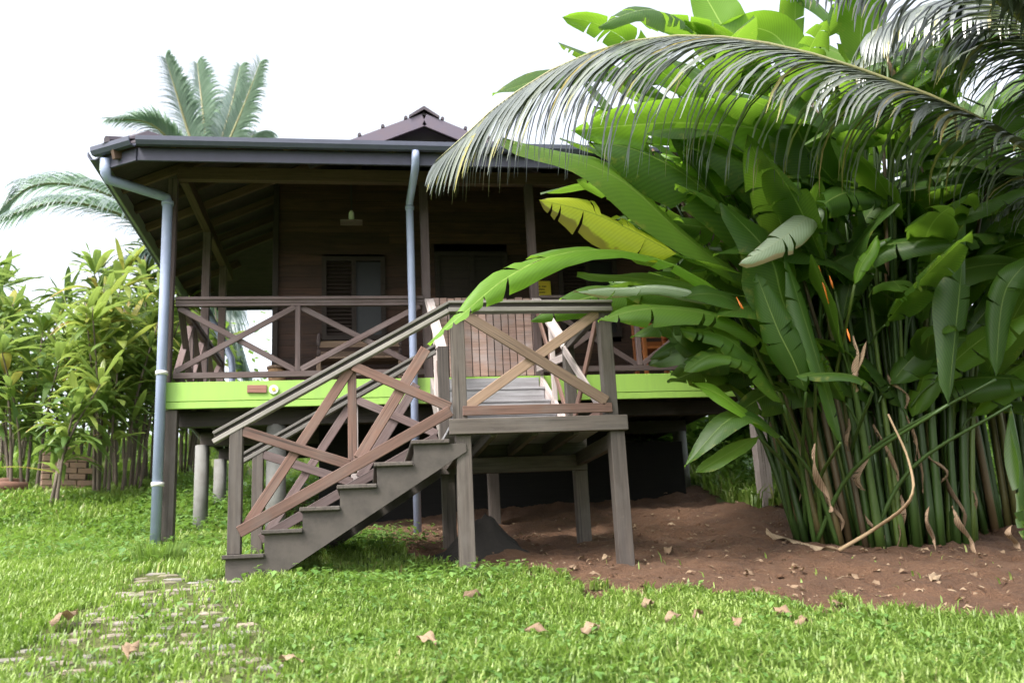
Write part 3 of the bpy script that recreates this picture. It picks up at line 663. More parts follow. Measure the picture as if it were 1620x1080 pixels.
# slatted gate between the middle posts
b = MB(); x = .765; n = 0
while x < 1.89:
    w = random.uniform(.070, .082); zt_ = ZR-.02+random.uniform(-.012, .012); b.box((x+w/2, YF+.03+random.uniform(-.003, .003), (2.06+zt_)/2), (w, .022, zt_-2.06)); x += w+.011
gate = b.build('gate', M['gate'], house); gate['label'] = 'slatted verandah gate of red and grey vertical boards'
for z in (2.2, 2.82): beam('gate_rail', (.76, YF+.06, z), (1.88, YF+.06, z), .03, .07, M['rail'], gate)

# ================================================================== STAIRCASE AND LANDING
YN, YR_ = 7.01, 8.42; ZL = 1.12; ZLR = 2.06; X0, X1 = .69, 1.975
st = thing('porch_staircase', (.5, 7.7, g1(.5, 7.7)), 'weathered wooden staircase with cross braced railings and raised landing before the verandah', 'staircase')
tr = [(-1.02, .18), (-.75, .345), (-.48, .497), (-.21, .65), (.065, .807), (.345, .967)]
for yy, sd in ((YN, 1), (YR_, -1)):
    zb = min(g1(-1.0, yy), g1(-.6, yy))
    poly = [(-1.0, -.04 if sd > 0 else zb-.03)]
    for i, (x, z) in enumerate(tr):
        poly += [(x+.02, z-.034), ((tr[i+1][0]+.02 if i < 5 else .765), z-.034)]
    poly += [(.765, .87), (-.60, .03), (-.66, -.06)]
    prism('stringer', poly, yy, yy+.045*sd, M['stringer'], st)
for x, z in tr: beam('tread', (x+.145, YN-.03, z-.017), (x+.145, YR_+.03, z-.017), .295, .032, M['dark'], st, bev=.006)
for i, (x, z) in enumerate(tr[1:]):
    beam('riser', (x+.05, YN+.06, z-.10), (x+.05, YR_-.06, z-.10), .02, .11, M['dark'], st)
# newels, handrails, braces (near side, then far side)
for yy, out_, cols in ((YN, -1, (M['red'], M['red'], M['red'])), (YR_, -1, (M['rail'], M['rail'], M['pale']))):
    zg = tr[0][1]
    post('newel_post', -.945, yy+.045, zg, 1.10, .095, M['dark'], st)
    # handrail: two boards with a groove
    hr = beam('handrail', (-1.11, yy+.045, 1.062), (.665, yy+.045, 2.055), .11, .024, M['railgrey'], st)
    beam('rail_groove', (-1.10, yy+.035, 1.034), (.665, yy+.035, 2.027), .05, .032, M['under'], hr)
    beam('rail_lip', (-1.11, yy+.030, 1.000), (.665, yy+.030, 1.993), .075, .034, M['railgrey'], hr)
    yb = yy-.012
    def P(x, z): return Vector((x, yb, z))
    def B(a, c, mat, w=.075, dy=0, nm='brace'):
        return beam(nm, (a[0], yb+dy, a[1]), (c[0], yb+dy, c[1]), .022, w, mat, st)
    B((-.91, .335), (.655, 1.185), cols[0], .085, 0, 'bottom_rail')
    B((-.90, 1.075), (-.12, .80), cols[0], .078, .024)
    B((-.885, .345), (-.11, 1.535), cols[1], .075, .048)
    B((-.085, 1.555), (.655, 1.215), cols[0], .075, .024)
    B((-.05, .845), (.48, 1.69), cols[1], .085, .048)
    post('brace_post', -.095, yb+.075, .74, 1.585, .068, cols[2], st, d=.05)
# landing
beam('landing_beam', (X0-.05, YN, ZL-.06), (X1+.08, YN, ZL-.06), .055, .12, M['dark'], st)
beam('landing_beam', (X0-.05, YR_, ZL-.07), (X1+.08, YR_, ZL-.07), .055, .14, M['dark'], st)
beam('landing_beam', (X0+.06, YN+.06, .93), (X0+.06, YR_-.03, .93), .06, .12, M['dark'], st)
beam('landing_beam', (X1-.02, YN+.06, .93), (X1-.02, YR_-.03, .93), .06, .12, M['dark'], st)
beam('landing_beam', (X0-.02, YR_-.08, .90), (X1+.05, YR_-.08, .90), .05, .14, M['dark'], st)
for i in range(3): beam('landing_joist', (X0+.3+i*.33, YN+.06, 1.03), (X0+.3+i*.33, YR_-.04, 1.03), .05, .09, M['dark'], st)
b = MB(); yy = YN+.035
while yy < YR_-.1: b.box(((X0+X1)/2, yy+.055, ZL-.012), (X1-X0+.04, .108, .026)); yy += .115
b.build('landing_floor', M['step'], st)
for x, y, z1, zb in ((X0+.06, YN+.075, 1.0, -.2), (X1+.0, YN+.075, 1.0, -.25), (X0+.05, YR_-.0, ZL-.16, 0), (X1+.0, YR_, ZL-.16, 0)):
    post('landing_post', x, y, g1(x, y)-.25, z1-.001, .118, M['dark'], st)
post('newel_post', X0+.045, YN+.075, ZL-.0, ZLR-.03, .105, M['dark'], st); post('newel_post', X1-.03, YN+.075, ZL, ZLR-.03, .105, M['dark'], st)
post('newel_post', X0+.04, YR_-.01, ZL, ZLR-.03, .10, M['dark'], st); post('newel_post', X1-.04, YR_-.01, ZL, ZLR-.03, .10, M['dark'], st)
h = beam('handrail', (.664, YN+.045, ZLR), (X1+.035, YN+.045, ZLR), .12, .022, M['railgrey'], st)
beam('rail_groove', (.664, YN+.035, ZLR-.028), (X1+.03, YN+.035, ZLR-.028), .06, .034, M['under'], h)
beam('rail_lip', (.664, YN+.022, ZLR-.065), (X1+.03, YN+.022, ZLR-.065), .085, .038, M['railgrey'], h)
beam('bottom_rail', (X0+.06, YN+.012, 1.185), (X1-.03, YN+.012, 1.185), .026, .075, M['red'], st)
beam('brace', (X0+.07, YN+.010, 1.98), (X1-.07, YN+.010, 1.235), .022, .085, M['tan'], st)
beam('brace', (X0+.09, YN+.036, 1.215), (X1-.07, YN+.036, 1.985), .022, .080, M['tan'], st)
# right side of landing
h = beam('handrail', (X1-.01, YN+.12, ZLR), (X1-.01, YR_+.03, ZLR), .11, .028, M['dark'], st)
beam('rail_batten', (X1-.04, YN+.13, ZLR-.045), (X1-.04, YR_-.06, ZLR-.045), .042, .055, M['dark'], h)
xs_ = X1-.09
beam('brace', (xs_, YN+.13, 1.20), (xs_, YR_-.06, 1.98), .022, .085, M['pale'], st)
beam('brace', (xs_+.026, YN+.13, 1.98), (xs_+.026, YR_-.06, 1.20), .022, .085, M['red'], st)
beam('bottom_rail', (xs_, YN+.13, 1.17), (xs_, YR_-.06, 1.17), .03, .07, M['red'], st)
# upper steps from landing to deck
nS = 5; rise = (ZD-ZL)/nS; run = .27
for i in range(nS):
    y = YF-.045-run*(nS-1-i); z = ZL+rise*(i+1)
    beam('step_riser', (X0+.06, y, z-rise/2-.012), (X1-.06, y, z-rise/2-.012), .022, rise-.028, M['step'], st)
    if i < nS-1: beam('step_tread', (X0+.05, y+run/2-.005, z-.012), (X1-.05, y+run/2-.005, z-.012), run+.03, .026, M['step'], st)
for xx in (X0+.035, X1-.035):
    sgn = -1 if xx < 1 else 1
    beam('upper_stringer', (xx, YR_+.05, 1.10), (xx, YF-.04, 1.93), .035, .22, M['pale'], st)
    h = beam('upper_handrail', (xx-.0, YR_+.02, 2.02), (xx, YF-.03, 2.93), .10, .03, M['pale'], st)
    beam('rail_batten', (xx, YR_+.06, 1.985), (xx, YF-.035, 2.868), .04, .06, M['pale'], h)
    beam('brace', (xx-.012*sgn, YR_+.06, 1.27), (xx-.012*sgn, YF-.05, 2.82), .022, .075, M['red'], st)
    beam('brace', (xx-.036*sgn, YR_+.06, 1.93), (xx-.036*sgn, YF-.05, 2.12), .022, .075, M['pale'], st)
    post('brace_post', xx, (YR_+YF)/2, 1.62, 2.42, .05, M['pale'], st)

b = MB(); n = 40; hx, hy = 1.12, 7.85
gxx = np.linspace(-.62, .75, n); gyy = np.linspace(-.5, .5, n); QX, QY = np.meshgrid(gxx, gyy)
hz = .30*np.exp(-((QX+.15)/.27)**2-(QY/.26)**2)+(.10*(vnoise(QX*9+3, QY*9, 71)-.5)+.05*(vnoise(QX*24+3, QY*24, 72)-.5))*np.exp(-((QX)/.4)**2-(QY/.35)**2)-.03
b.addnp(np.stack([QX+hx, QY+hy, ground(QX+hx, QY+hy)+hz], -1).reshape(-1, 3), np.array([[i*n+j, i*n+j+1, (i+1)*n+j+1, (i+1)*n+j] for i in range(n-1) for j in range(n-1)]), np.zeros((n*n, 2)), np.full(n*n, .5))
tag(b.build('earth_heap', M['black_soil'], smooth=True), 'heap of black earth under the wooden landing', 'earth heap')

# ================================================================== THINGS ON THE VERANDAH
pq = thing('name_plaque', at(412, 615, YF-.03), 'small brown plaque with a pale flower rosette on the green floor edge', 'plaque')
c0 = at(391, 615, YF-.03); c1 = at(422, 615, YF-.03); beam('plate', c0, c1, .016, .085, M['plaque'], pq)
c2 = at(433, 616, YF-.028); b = MB(); b.tube([c2+Vector((0, .012, 0)), c2-Vector((0, .012, 0))], .05, 12); ro = b.build('rosette', M['white'], pq)
b = MB(); b.tube([c2-Vector((0, .013, 0)), c2-Vector((0, .022, 0))], .02, 10); b.build('rosette_centre', M['yellow'], ro)
p = at(856, 457, YW-.06); sg = thing('yellow_sign', p, 'small yellow sign on the dark wall right of the gate', 'sign')
beam('board', p-Vector((.13, 0, 0)), p+Vector((.13, 0, 0)), .018, .21, M['yellow'], sg, bev=.02)
b = MB()
for i, (dx, dz, w) in enumerate(((-.05, .03, .08), (.04, .03, .06), (-.02, -.01, .13), (.0, -.05, .1))): b.box((p.x+dx, p.y-.011, p.z+dz), (w, .003, .012))
b.build('faded_marks', M['shutter'], sg)
p = at(556, 352, 10.5); lm = thing('hanging_lamp', p, 'small unlit glass lamp with a square tray hanging under the verandah roof', 'lamp')
b = MB(); b.tube([p+Vector((0, 0, .55)), p+Vector((0, 0, .12))], .008, 6); b.build('cord', M['black'], lm)
b = MB(); b.box(p, (.26, .16, .018)); b.build('tray', M['rail'], lm)
b = MB(); b.tube([p+Vector((0, 0, .01)), p+Vector((0, 0, .06)), p+Vector((0, 0, .12)), p+Vector((0, 0, .15))], [.022, .034, .03, .015], 12); b.build('glass_shade', M['white'], lm, smooth=True)
# bench behind the left railing
bx = thing('wooden_bench', (-.1, 10.75, ZD), 'low brown wooden bench with curved arm behind the left verandah railing', 'bench')
for i in range(4): beam('seat_slat', (-.55, 10.6+i*.09, ZD+.40), (.45, 10.6+i*.09, ZD+.40), .08, .025, M['tan'], bx)
for x in (-.52, .42):
    for y in (10.6, 10.88): post('leg', x, y, ZD, ZD+.388, .05, M['tan'], bx)
for i in range(2): beam('back_slat', (-.55, 10.94, ZD+.52+i*.13), (.45, 10.94, ZD+.52+i*.13), .02, .08, M['tan'], bx)
for x in (-.52, .42):
    q = bez([(x, 10.94, ZD+.70), (x, 10.75, ZD+.75), (x, 10.52, ZD+.72), (x, 10.58, ZD+.40)], 10); b = MB(); b.tube(q, .022, 8); b.build('arm', M['rail'], bx, smooth=True)
# bark stool
p = at(438, 600, 11.15); p.z = ZD; sl_ = thing('log_stool', p, 'tan rough barked log stool at the front left corner of the wall', 'stool')
b = MB(); b.tube([(p.x, p.y, ZD), (p.x+.01, p.y, ZD+.2), (p.x-.01, p.y, ZD+.36), (p.x, p.y, ZD+.4)], [.12, .10, .105, .10], 14); b.build('trunk_section', M['basket'], sl_, smooth=True)
b = MB(); b.tube([(p.x, p.y, ZD+.402), (p.x, p.y, ZD+.43)], .12, 14); b.build('seat', M['tan'], sl_)
# orange chairs at the right end
for (cx, cy, lab) in ((3.52, 10.55, 'orange varnished wooden chair nearest the wall end behind the right railing'), (3.98, 10.75, 'orange varnished wooden chair in the right corner of the verandah')):
    c = thing('wooden_chair', (cx, cy, ZD), lab, 'chair', 'orange chairs on the verandah')
    for sx in (-.19, .19):
        post('leg', cx+sx, cy-.18, ZD, ZD+.60, .05, M['orange'], c); post('leg', cx+sx, cy+.2, ZD, ZD+.85, .05, M['orange'], c)
        beam('armrest', (cx+sx, cy-.22, ZD+.615), (cx+sx, cy+.17, ZD+.615), .06, .025, M['orange'], c)
    beam('seat', (cx, cy-.2, ZD+.42), (cx, cy+.2, ZD+.42), .33, .03, M['orange'], c)
    for i in range(3): beam('back_slat', (cx-.165, cy+.2, ZD+.55+i*.12), (cx+.165, cy+.2, ZD+.55+i*.12), .02, .07, M['orange'], c)

# ================================================================== LEAVES
def leaf(b, mid, width, up, tint, fold=.25, torn=0, wave=.03, shape=0, nrow=14, curl=0):
    """paddle leaf along the polyline mid; up = side its upper face looks to"""
    C = np.asarray(mid, float); n = len(C)-1; T = np.gradient(C, axis=0); T /= np.linalg.norm(T, axis=1)[:, None]+1e-9
    L = np.linalg.norm(np.diff(C, axis=0), axis=1).sum(); up = np.array(tuple(up), float)
    ph = random.random()*6; cs = [-1, -.66, -.33, 0, .33, .66, 1]
    def row(t):
        x = t*n; i = min(int(x), n-1); f = x-i; c = C[i]*(1-f)+C[i+1]*f; tt = T[i]*(1-f)+T[i+1]*f; tt /= np.linalg.norm(tt)+1e-9
        u = up-tt*np.dot(up, tt); u /= np.linalg.norm(u)+1e-9; return c, tt, u, np.cross(tt, u)
    def wid(t): 
        q = max(0., min(1., t)); return width*.5*max(.02, (math.sin(math.pi*q**.85))**.62*(1-.12*q)) if q < .999 else .001
    for sd in (-1, 1):
        cuts = [0.0]
        if torn:
            cc = sorted(random.uniform(.08, .95) for _ in range(int(torn*random.uniform(.6, 1.2)))); cuts += [c for i, c in enumerate(cc) if i == 0 or c-cc[i-1] > .035]
        cuts.append(1.0)
        for c0, c1 in zip(cuts[:-1], cuts[1:]):
            m = max(2, int(round((c1-c0)*nrow))); fo = fold+(random.uniform(-.45, .12) if torn else 0); gap = .006 if torn else 0; short = random.uniform(.78, 1.0) if torn else 1
            vs = []; uv = []
            for i in range(m+1):
                t0 = c0+(c1-c0)*i/m
                for j in range(4):
                    s = j/3; t = min(1, t0+s*.05*math.sin(math.pi*min(1, t0)))
                    if torn: t = t-(gap if i == m else -gap if i == 0 else 0)*s*2
                    t = max(0, min(1, t)); c, tt, u, sv = row(t); w = wid(t0)*s*(short if s > .9 else 1)
                    a = fo-(.55*s*s if torn else .35*s)-curl*s
                    v = c+sv*sd*w*math.cos(a)+u*w*math.sin(a)+u*(wave*L*.5*s*s*math.sin(ph+t0*11+sd))
                    vs.append(v); uv.append((.5+.5*sd*s, t0))
            fs = [(i*4+j, i*4+j+1, (i+1)*4+j+1, (i+1)*4+j) if sd < 0 else (i*4+j+1, i*4+j, (i+1)*4+j, (i+1)*4+j+1) for i in range(m) for j in range(3)]
            b.add(vs, fs, uv, tint)

# ------------------------------------------------------------------ heliconia clump
hc = atg(1410, 862); HX, HY = 3.55, 7.55
HX, HY = hc.x, hc.y+.25
heli = thing('heliconia_clump', (HX, HY, g1(HX, HY)), 'tall dense clump of green heliconia canes with huge paddle leaves on the red soil', 'plant')
cane_n = 0; leaf_objs = 0; rest = MB(); rest_c = MB()
def add_leaf(mid, width, up, tint, mat='leaf', label=None, **k):
    global leaf_objs
    if leaf_objs < 98:
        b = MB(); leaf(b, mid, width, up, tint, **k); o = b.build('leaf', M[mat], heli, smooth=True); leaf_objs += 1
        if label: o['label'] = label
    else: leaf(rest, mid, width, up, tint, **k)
def cane(pts, r0, r1, tint):
    global cane_n
    q = spline(pts, 10); rr = np.linspace(r0, r1, 11)
    if cane_n < 98: b = MB(); b.tube(q, rr, 7, tint=tint); b.build('cane', M['cane'], heli, smooth=True); cane_n += 1
    else: rest_c.tube(q, rr, 7, tint=tint)
def stalk(root, base, r=.012, r0=.022, bend=.0):
    """a cane from the ground to the leaf base"""
    root = Vector(root); base = Vector(base); mid = root.lerp(base, .5)+Vector((0, 0, .12)); mid.x = root.x+(base.x-root.x)*.36; mid.y = root.y+(base.y-root.y)*.36
    cane([root, mid, base], r0, r, random.choice((.3, .5, .5, .6, .78)))
def key(pts, width, up, tint, root=True, mat='leaf', label=None, petiole=True, **k):
    """leaf from its base (first) to its tip, through points (px, py, Y)"""
    q = [at(*p) for p in pts]; k.setdefault('torn', random.choice((0, 0, 4, 7))); mid = spline(q, 16); add_leaf(mid, width*1.4, up, tint, mat, label, **k)
    if root:
        a = random.uniform(-.5, .35); rx = HX-.35+a*.6; ry = HY+random.uniform(-.25, .3)
        stalk((rx, ry, g1(rx, ry)-.03), q[0])
UP = (0, 0, 1); TOC = (-.1, -.9, .45); LFT = (-.7, -.5, .6)
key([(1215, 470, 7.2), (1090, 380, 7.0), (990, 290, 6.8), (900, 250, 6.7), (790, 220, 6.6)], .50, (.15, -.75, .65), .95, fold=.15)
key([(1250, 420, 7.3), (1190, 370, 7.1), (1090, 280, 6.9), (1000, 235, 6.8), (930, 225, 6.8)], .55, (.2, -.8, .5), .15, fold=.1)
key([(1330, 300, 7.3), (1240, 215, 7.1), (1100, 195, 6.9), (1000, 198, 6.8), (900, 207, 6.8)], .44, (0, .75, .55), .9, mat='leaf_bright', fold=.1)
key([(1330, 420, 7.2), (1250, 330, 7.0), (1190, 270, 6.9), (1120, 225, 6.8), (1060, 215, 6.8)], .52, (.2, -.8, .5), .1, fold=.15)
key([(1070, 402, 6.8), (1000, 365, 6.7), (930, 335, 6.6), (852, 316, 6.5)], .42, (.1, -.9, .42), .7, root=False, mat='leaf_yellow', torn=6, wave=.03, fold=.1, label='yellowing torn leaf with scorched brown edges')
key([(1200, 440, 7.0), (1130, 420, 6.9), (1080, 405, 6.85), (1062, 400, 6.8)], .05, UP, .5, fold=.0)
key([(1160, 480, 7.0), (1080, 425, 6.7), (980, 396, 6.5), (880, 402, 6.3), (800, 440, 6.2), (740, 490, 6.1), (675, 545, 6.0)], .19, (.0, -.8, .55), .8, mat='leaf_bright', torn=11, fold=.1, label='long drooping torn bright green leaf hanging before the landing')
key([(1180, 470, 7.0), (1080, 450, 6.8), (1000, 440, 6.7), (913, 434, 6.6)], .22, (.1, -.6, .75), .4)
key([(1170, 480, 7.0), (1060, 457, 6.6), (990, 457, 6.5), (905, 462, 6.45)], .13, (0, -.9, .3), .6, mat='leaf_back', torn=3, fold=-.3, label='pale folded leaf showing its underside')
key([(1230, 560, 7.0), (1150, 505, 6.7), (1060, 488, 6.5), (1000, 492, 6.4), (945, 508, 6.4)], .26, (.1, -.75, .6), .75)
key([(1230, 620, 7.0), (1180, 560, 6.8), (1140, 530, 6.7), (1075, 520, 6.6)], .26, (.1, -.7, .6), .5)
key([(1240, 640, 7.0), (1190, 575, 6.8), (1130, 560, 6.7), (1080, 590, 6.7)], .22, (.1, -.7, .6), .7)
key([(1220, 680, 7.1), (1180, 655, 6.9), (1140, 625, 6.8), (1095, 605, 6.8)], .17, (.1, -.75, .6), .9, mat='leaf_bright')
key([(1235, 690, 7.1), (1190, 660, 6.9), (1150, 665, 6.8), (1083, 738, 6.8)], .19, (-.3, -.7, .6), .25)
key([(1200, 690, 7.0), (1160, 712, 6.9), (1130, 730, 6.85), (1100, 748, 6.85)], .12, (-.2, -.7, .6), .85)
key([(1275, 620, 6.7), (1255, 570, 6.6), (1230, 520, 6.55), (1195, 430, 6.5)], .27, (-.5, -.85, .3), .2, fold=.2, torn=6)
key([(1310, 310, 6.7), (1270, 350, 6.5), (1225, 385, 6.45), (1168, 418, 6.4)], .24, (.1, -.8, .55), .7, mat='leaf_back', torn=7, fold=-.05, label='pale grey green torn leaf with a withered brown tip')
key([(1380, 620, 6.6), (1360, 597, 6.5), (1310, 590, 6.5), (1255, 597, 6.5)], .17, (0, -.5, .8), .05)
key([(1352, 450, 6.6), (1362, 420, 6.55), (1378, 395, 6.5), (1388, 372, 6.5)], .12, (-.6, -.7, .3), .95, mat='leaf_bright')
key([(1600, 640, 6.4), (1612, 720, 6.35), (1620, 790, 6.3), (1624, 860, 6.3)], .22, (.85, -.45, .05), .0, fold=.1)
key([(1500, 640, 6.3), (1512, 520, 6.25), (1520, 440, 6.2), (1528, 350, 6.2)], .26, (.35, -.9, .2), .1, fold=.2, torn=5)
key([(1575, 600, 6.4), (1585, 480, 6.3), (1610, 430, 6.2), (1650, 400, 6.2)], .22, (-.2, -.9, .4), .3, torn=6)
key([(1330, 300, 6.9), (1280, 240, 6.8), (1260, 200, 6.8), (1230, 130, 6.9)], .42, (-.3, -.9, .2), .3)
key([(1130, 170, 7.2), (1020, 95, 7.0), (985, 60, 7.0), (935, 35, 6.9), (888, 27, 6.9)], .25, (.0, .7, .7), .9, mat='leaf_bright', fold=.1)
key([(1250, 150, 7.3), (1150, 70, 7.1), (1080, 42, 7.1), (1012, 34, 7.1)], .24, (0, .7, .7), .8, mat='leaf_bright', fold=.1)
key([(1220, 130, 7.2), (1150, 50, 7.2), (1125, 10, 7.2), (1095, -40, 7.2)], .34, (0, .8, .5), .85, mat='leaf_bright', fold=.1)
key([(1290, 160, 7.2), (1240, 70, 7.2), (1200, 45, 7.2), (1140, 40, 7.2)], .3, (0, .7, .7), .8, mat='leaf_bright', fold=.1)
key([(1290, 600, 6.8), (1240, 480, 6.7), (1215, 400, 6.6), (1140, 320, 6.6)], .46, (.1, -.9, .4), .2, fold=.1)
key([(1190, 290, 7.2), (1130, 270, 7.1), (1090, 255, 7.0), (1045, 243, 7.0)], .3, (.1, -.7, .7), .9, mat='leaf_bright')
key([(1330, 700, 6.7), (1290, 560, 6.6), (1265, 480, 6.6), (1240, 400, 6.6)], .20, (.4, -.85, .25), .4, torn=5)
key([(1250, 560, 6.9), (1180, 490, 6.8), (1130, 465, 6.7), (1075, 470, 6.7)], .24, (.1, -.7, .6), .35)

# random canes: upright in the middle, leaning out at the rim
def rand_canes(HX, HY, n, seed, rx, ry, hr, young=14):
    rnd = random.Random(seed)
    for i in range(n):
        a = rnd.random()*2*math.pi; rr = math.sqrt(rnd.random()); bx_ = HX+rr*math.cos(a)*rx; by_ = HY+rr*math.sin(a)*ry
        lean = .18+.75*rr*rnd.uniform(.5, 1.1); ox = math.cos(a)*lean-.10+rnd.uniform(-.12, .12); oy = math.sin(a)*lean*.6-.03+rnd.uniform(-.15, .1)
        H = rnd.uniform(*hr)*(1-.15*rr); z0 = g1(bx_, by_)
        if i >= n-young: H = rnd.uniform(.5, 1.3)
        top = Vector((bx_+ox*H*.36, by_+oy*H*.36, z0+H)); midp = Vector((bx_+ox*H*.11, by_+oy*H*.11, z0+H*.5))
        dead = rnd.random() < .20
        cane([(bx_, by_, z0-.03), midp, top], rnd.uniform(.026, .046), rnd.uniform(.010, .014), rnd.uniform(.86, 1) if dead else rnd.uniform(.05, .8))
        if dead or i >= n-young: continue
        low = 3 if (by_ < HY+.05 and i % 2 == 0) else 0
        for q in list(range(rnd.choice((1, 1, 2, 2))))+([3] if low else []):
            t = 1.0 if q == 0 else rnd.uniform(.5, .85) if q < 3 else rnd.uniform(.34, .6)
            s0 = Vector((bx_, by_, z0)).lerp(top, t) if q else top
            th = rnd.random()*2*math.pi; out_ = Vector((ox+math.cos(th)*.75, oy*.8+math.sin(th)*.55-.12, 0))
            L = rnd.uniform(1.1, 1.8)*(1 if q == 0 else .85); out_.normalize()
            elev = rnd.uniform(.15, 1.25) if q < 3 else rnd.uniform(.6, 1.25); d0 = out_*math.cos(elev)+Vector((0, 0, math.sin(elev)))
            pt = s0+d0*rnd.uniform(.1, .35); droop = rnd.uniform(.15, .9)
            p2 = pt+d0*L*.5+Vector((0, 0, -droop*.10*L)); p3 = pt+d0*L*(1-.12*droop)+out_*L*.12*droop+Vector((0, 0, -droop*.6*L))
            mid = bez([pt, pt+d0*L*.35, p2+d0*.05, p3], 14)
            upv = Vector((0, 0, .8))-out_*.4+Vector((rnd.uniform(-.5, .5), rnd.uniform(-1.3, .1), 0))
            tor = rnd.choice((0, 4, 6, 9)); random.seed(seed*1000+i*7+q)
            add_leaf(mid, rnd.uniform(.34, .54), upv, min(1, rnd.uniform(.0, .75)+.3*max(0, (H-3.4))), fold=rnd.uniform(.05, .3), torn=tor)  # taller canes get lighter leaves, backlight put into the tint
            cane([s0, s0.lerp(pt, .5)+Vector((0, 0, .02 if q else 0)), pt], .011, .009, .5)
def finish_clump():
    if rest.n: tag(rest.build('leaf', M['leaf'], heli, smooth=True), kind='stuff')
    if rest_c.n: tag(rest_c.build('cane', M['cane'], heli, smooth=True), kind='stuff')
rand_canes(HX+.14, HY+.08, 210, 5, .80, .48, (2.0, 4.9)); finish_clump()
heli1 = heli; cane_n = 0; leaf_objs = 0; rest = MB(); rest_c = MB(); H2X, H2Y = HX+1.75, HY+.75
heli = thing('heliconia_clump', (H2X, H2Y, g1(H2X, H2Y)), 'second heliconia clump behind the first, cut off by the right border', 'plant')
rand_canes(H2X, H2Y, 90, 9, .75, .5, (2.6, 5.4), 6); finish_clump(); heli = heli1
# withered leaf sheaths hanging between the canes and orange bracts
for (px, py, Y, dx, dy) in ((1405, 55, 6.6, 25, 110), (1370, 540, 6.5, -20, 75), (1350, 530, 6.5, 6, 90), (1290, 700, 6.7, 25, 110), (1470, 800, 6.4, 10, 70), (1505, 800, 6.4, 40, 75), (1600, 830, 5.9, 15, 40)):
    q = [at(px, py, Y), at(px+dx*.3+random.uniform(-8, 8), py+dy*.35, Y-.03), at(px+dx*.8, py+dy*.7, Y+.03), at(px+dx, py+dy, Y)]
    b = MB(); leaf(b, spline(q, 10), .085, (random.uniform(-.4, .4), -1, .1), random.uniform(0, .35), torn=3, fold=-.5, wave=.1); b.build('withered_leaf', M['dryleaf'], heli, smooth=True)
rw = random.Random(12)
for i in range(26):
    a = rw.uniform(2.6, 6.8); x = HX+.14+math.cos(a)*.74*rw.uniform(.6, 1); y = HY+.05+math.sin(a)*.44*rw.uniform(.7, 1.05); z = g1(x, y); h0 = rw.uniform(.25, 1.5)*(1 if i < 18 else .3); L = rw.uniform(.25, .6)
    lx, ly = math.cos(a)*.22, math.sin(a)*.12; p0 = Vector((x+lx*h0, y+ly*h0-.02, z+h0)); dxx = rw.uniform(-.16, .16)
    q = [p0, p0+Vector((dxx*.3, -.05, -L*.3)), p0+Vector((dxx, -.05+rw.uniform(-.08, .05), -L*.7)), p0+Vector((dxx*.8, -.03, -min(L, h0-.02)))]
    random.seed(3000+i); b = MB(); leaf(b, spline(q, 8), rw.uniform(.04, .11), (rw.uniform(-.7, .7), -1, .1), rw.uniform(0, .35), torn=4, fold=-.6, wave=.1, nrow=8); b.build('withered_leaf', M['dryleaf'], heli, smooth=True)
for (px, py, Y, dx, dy) in ((1165, 470, 6.7, 14, 26), (1205, 490, 6.75, 12, 30), (1295, 420, 6.6, 16, 60), (1312, 436, 6.6, 6, 20), (1340, 520, 6.5, 5, 20)):
    b = MB(); q0 = at(px, py, Y); q1 = at(px+dx, py+dy, Y); b.tube([q0, q0.lerp(q1, .5), q1], [.003, .010, .004], 8); b.build('flower', M['flower'], heli, smooth=True)

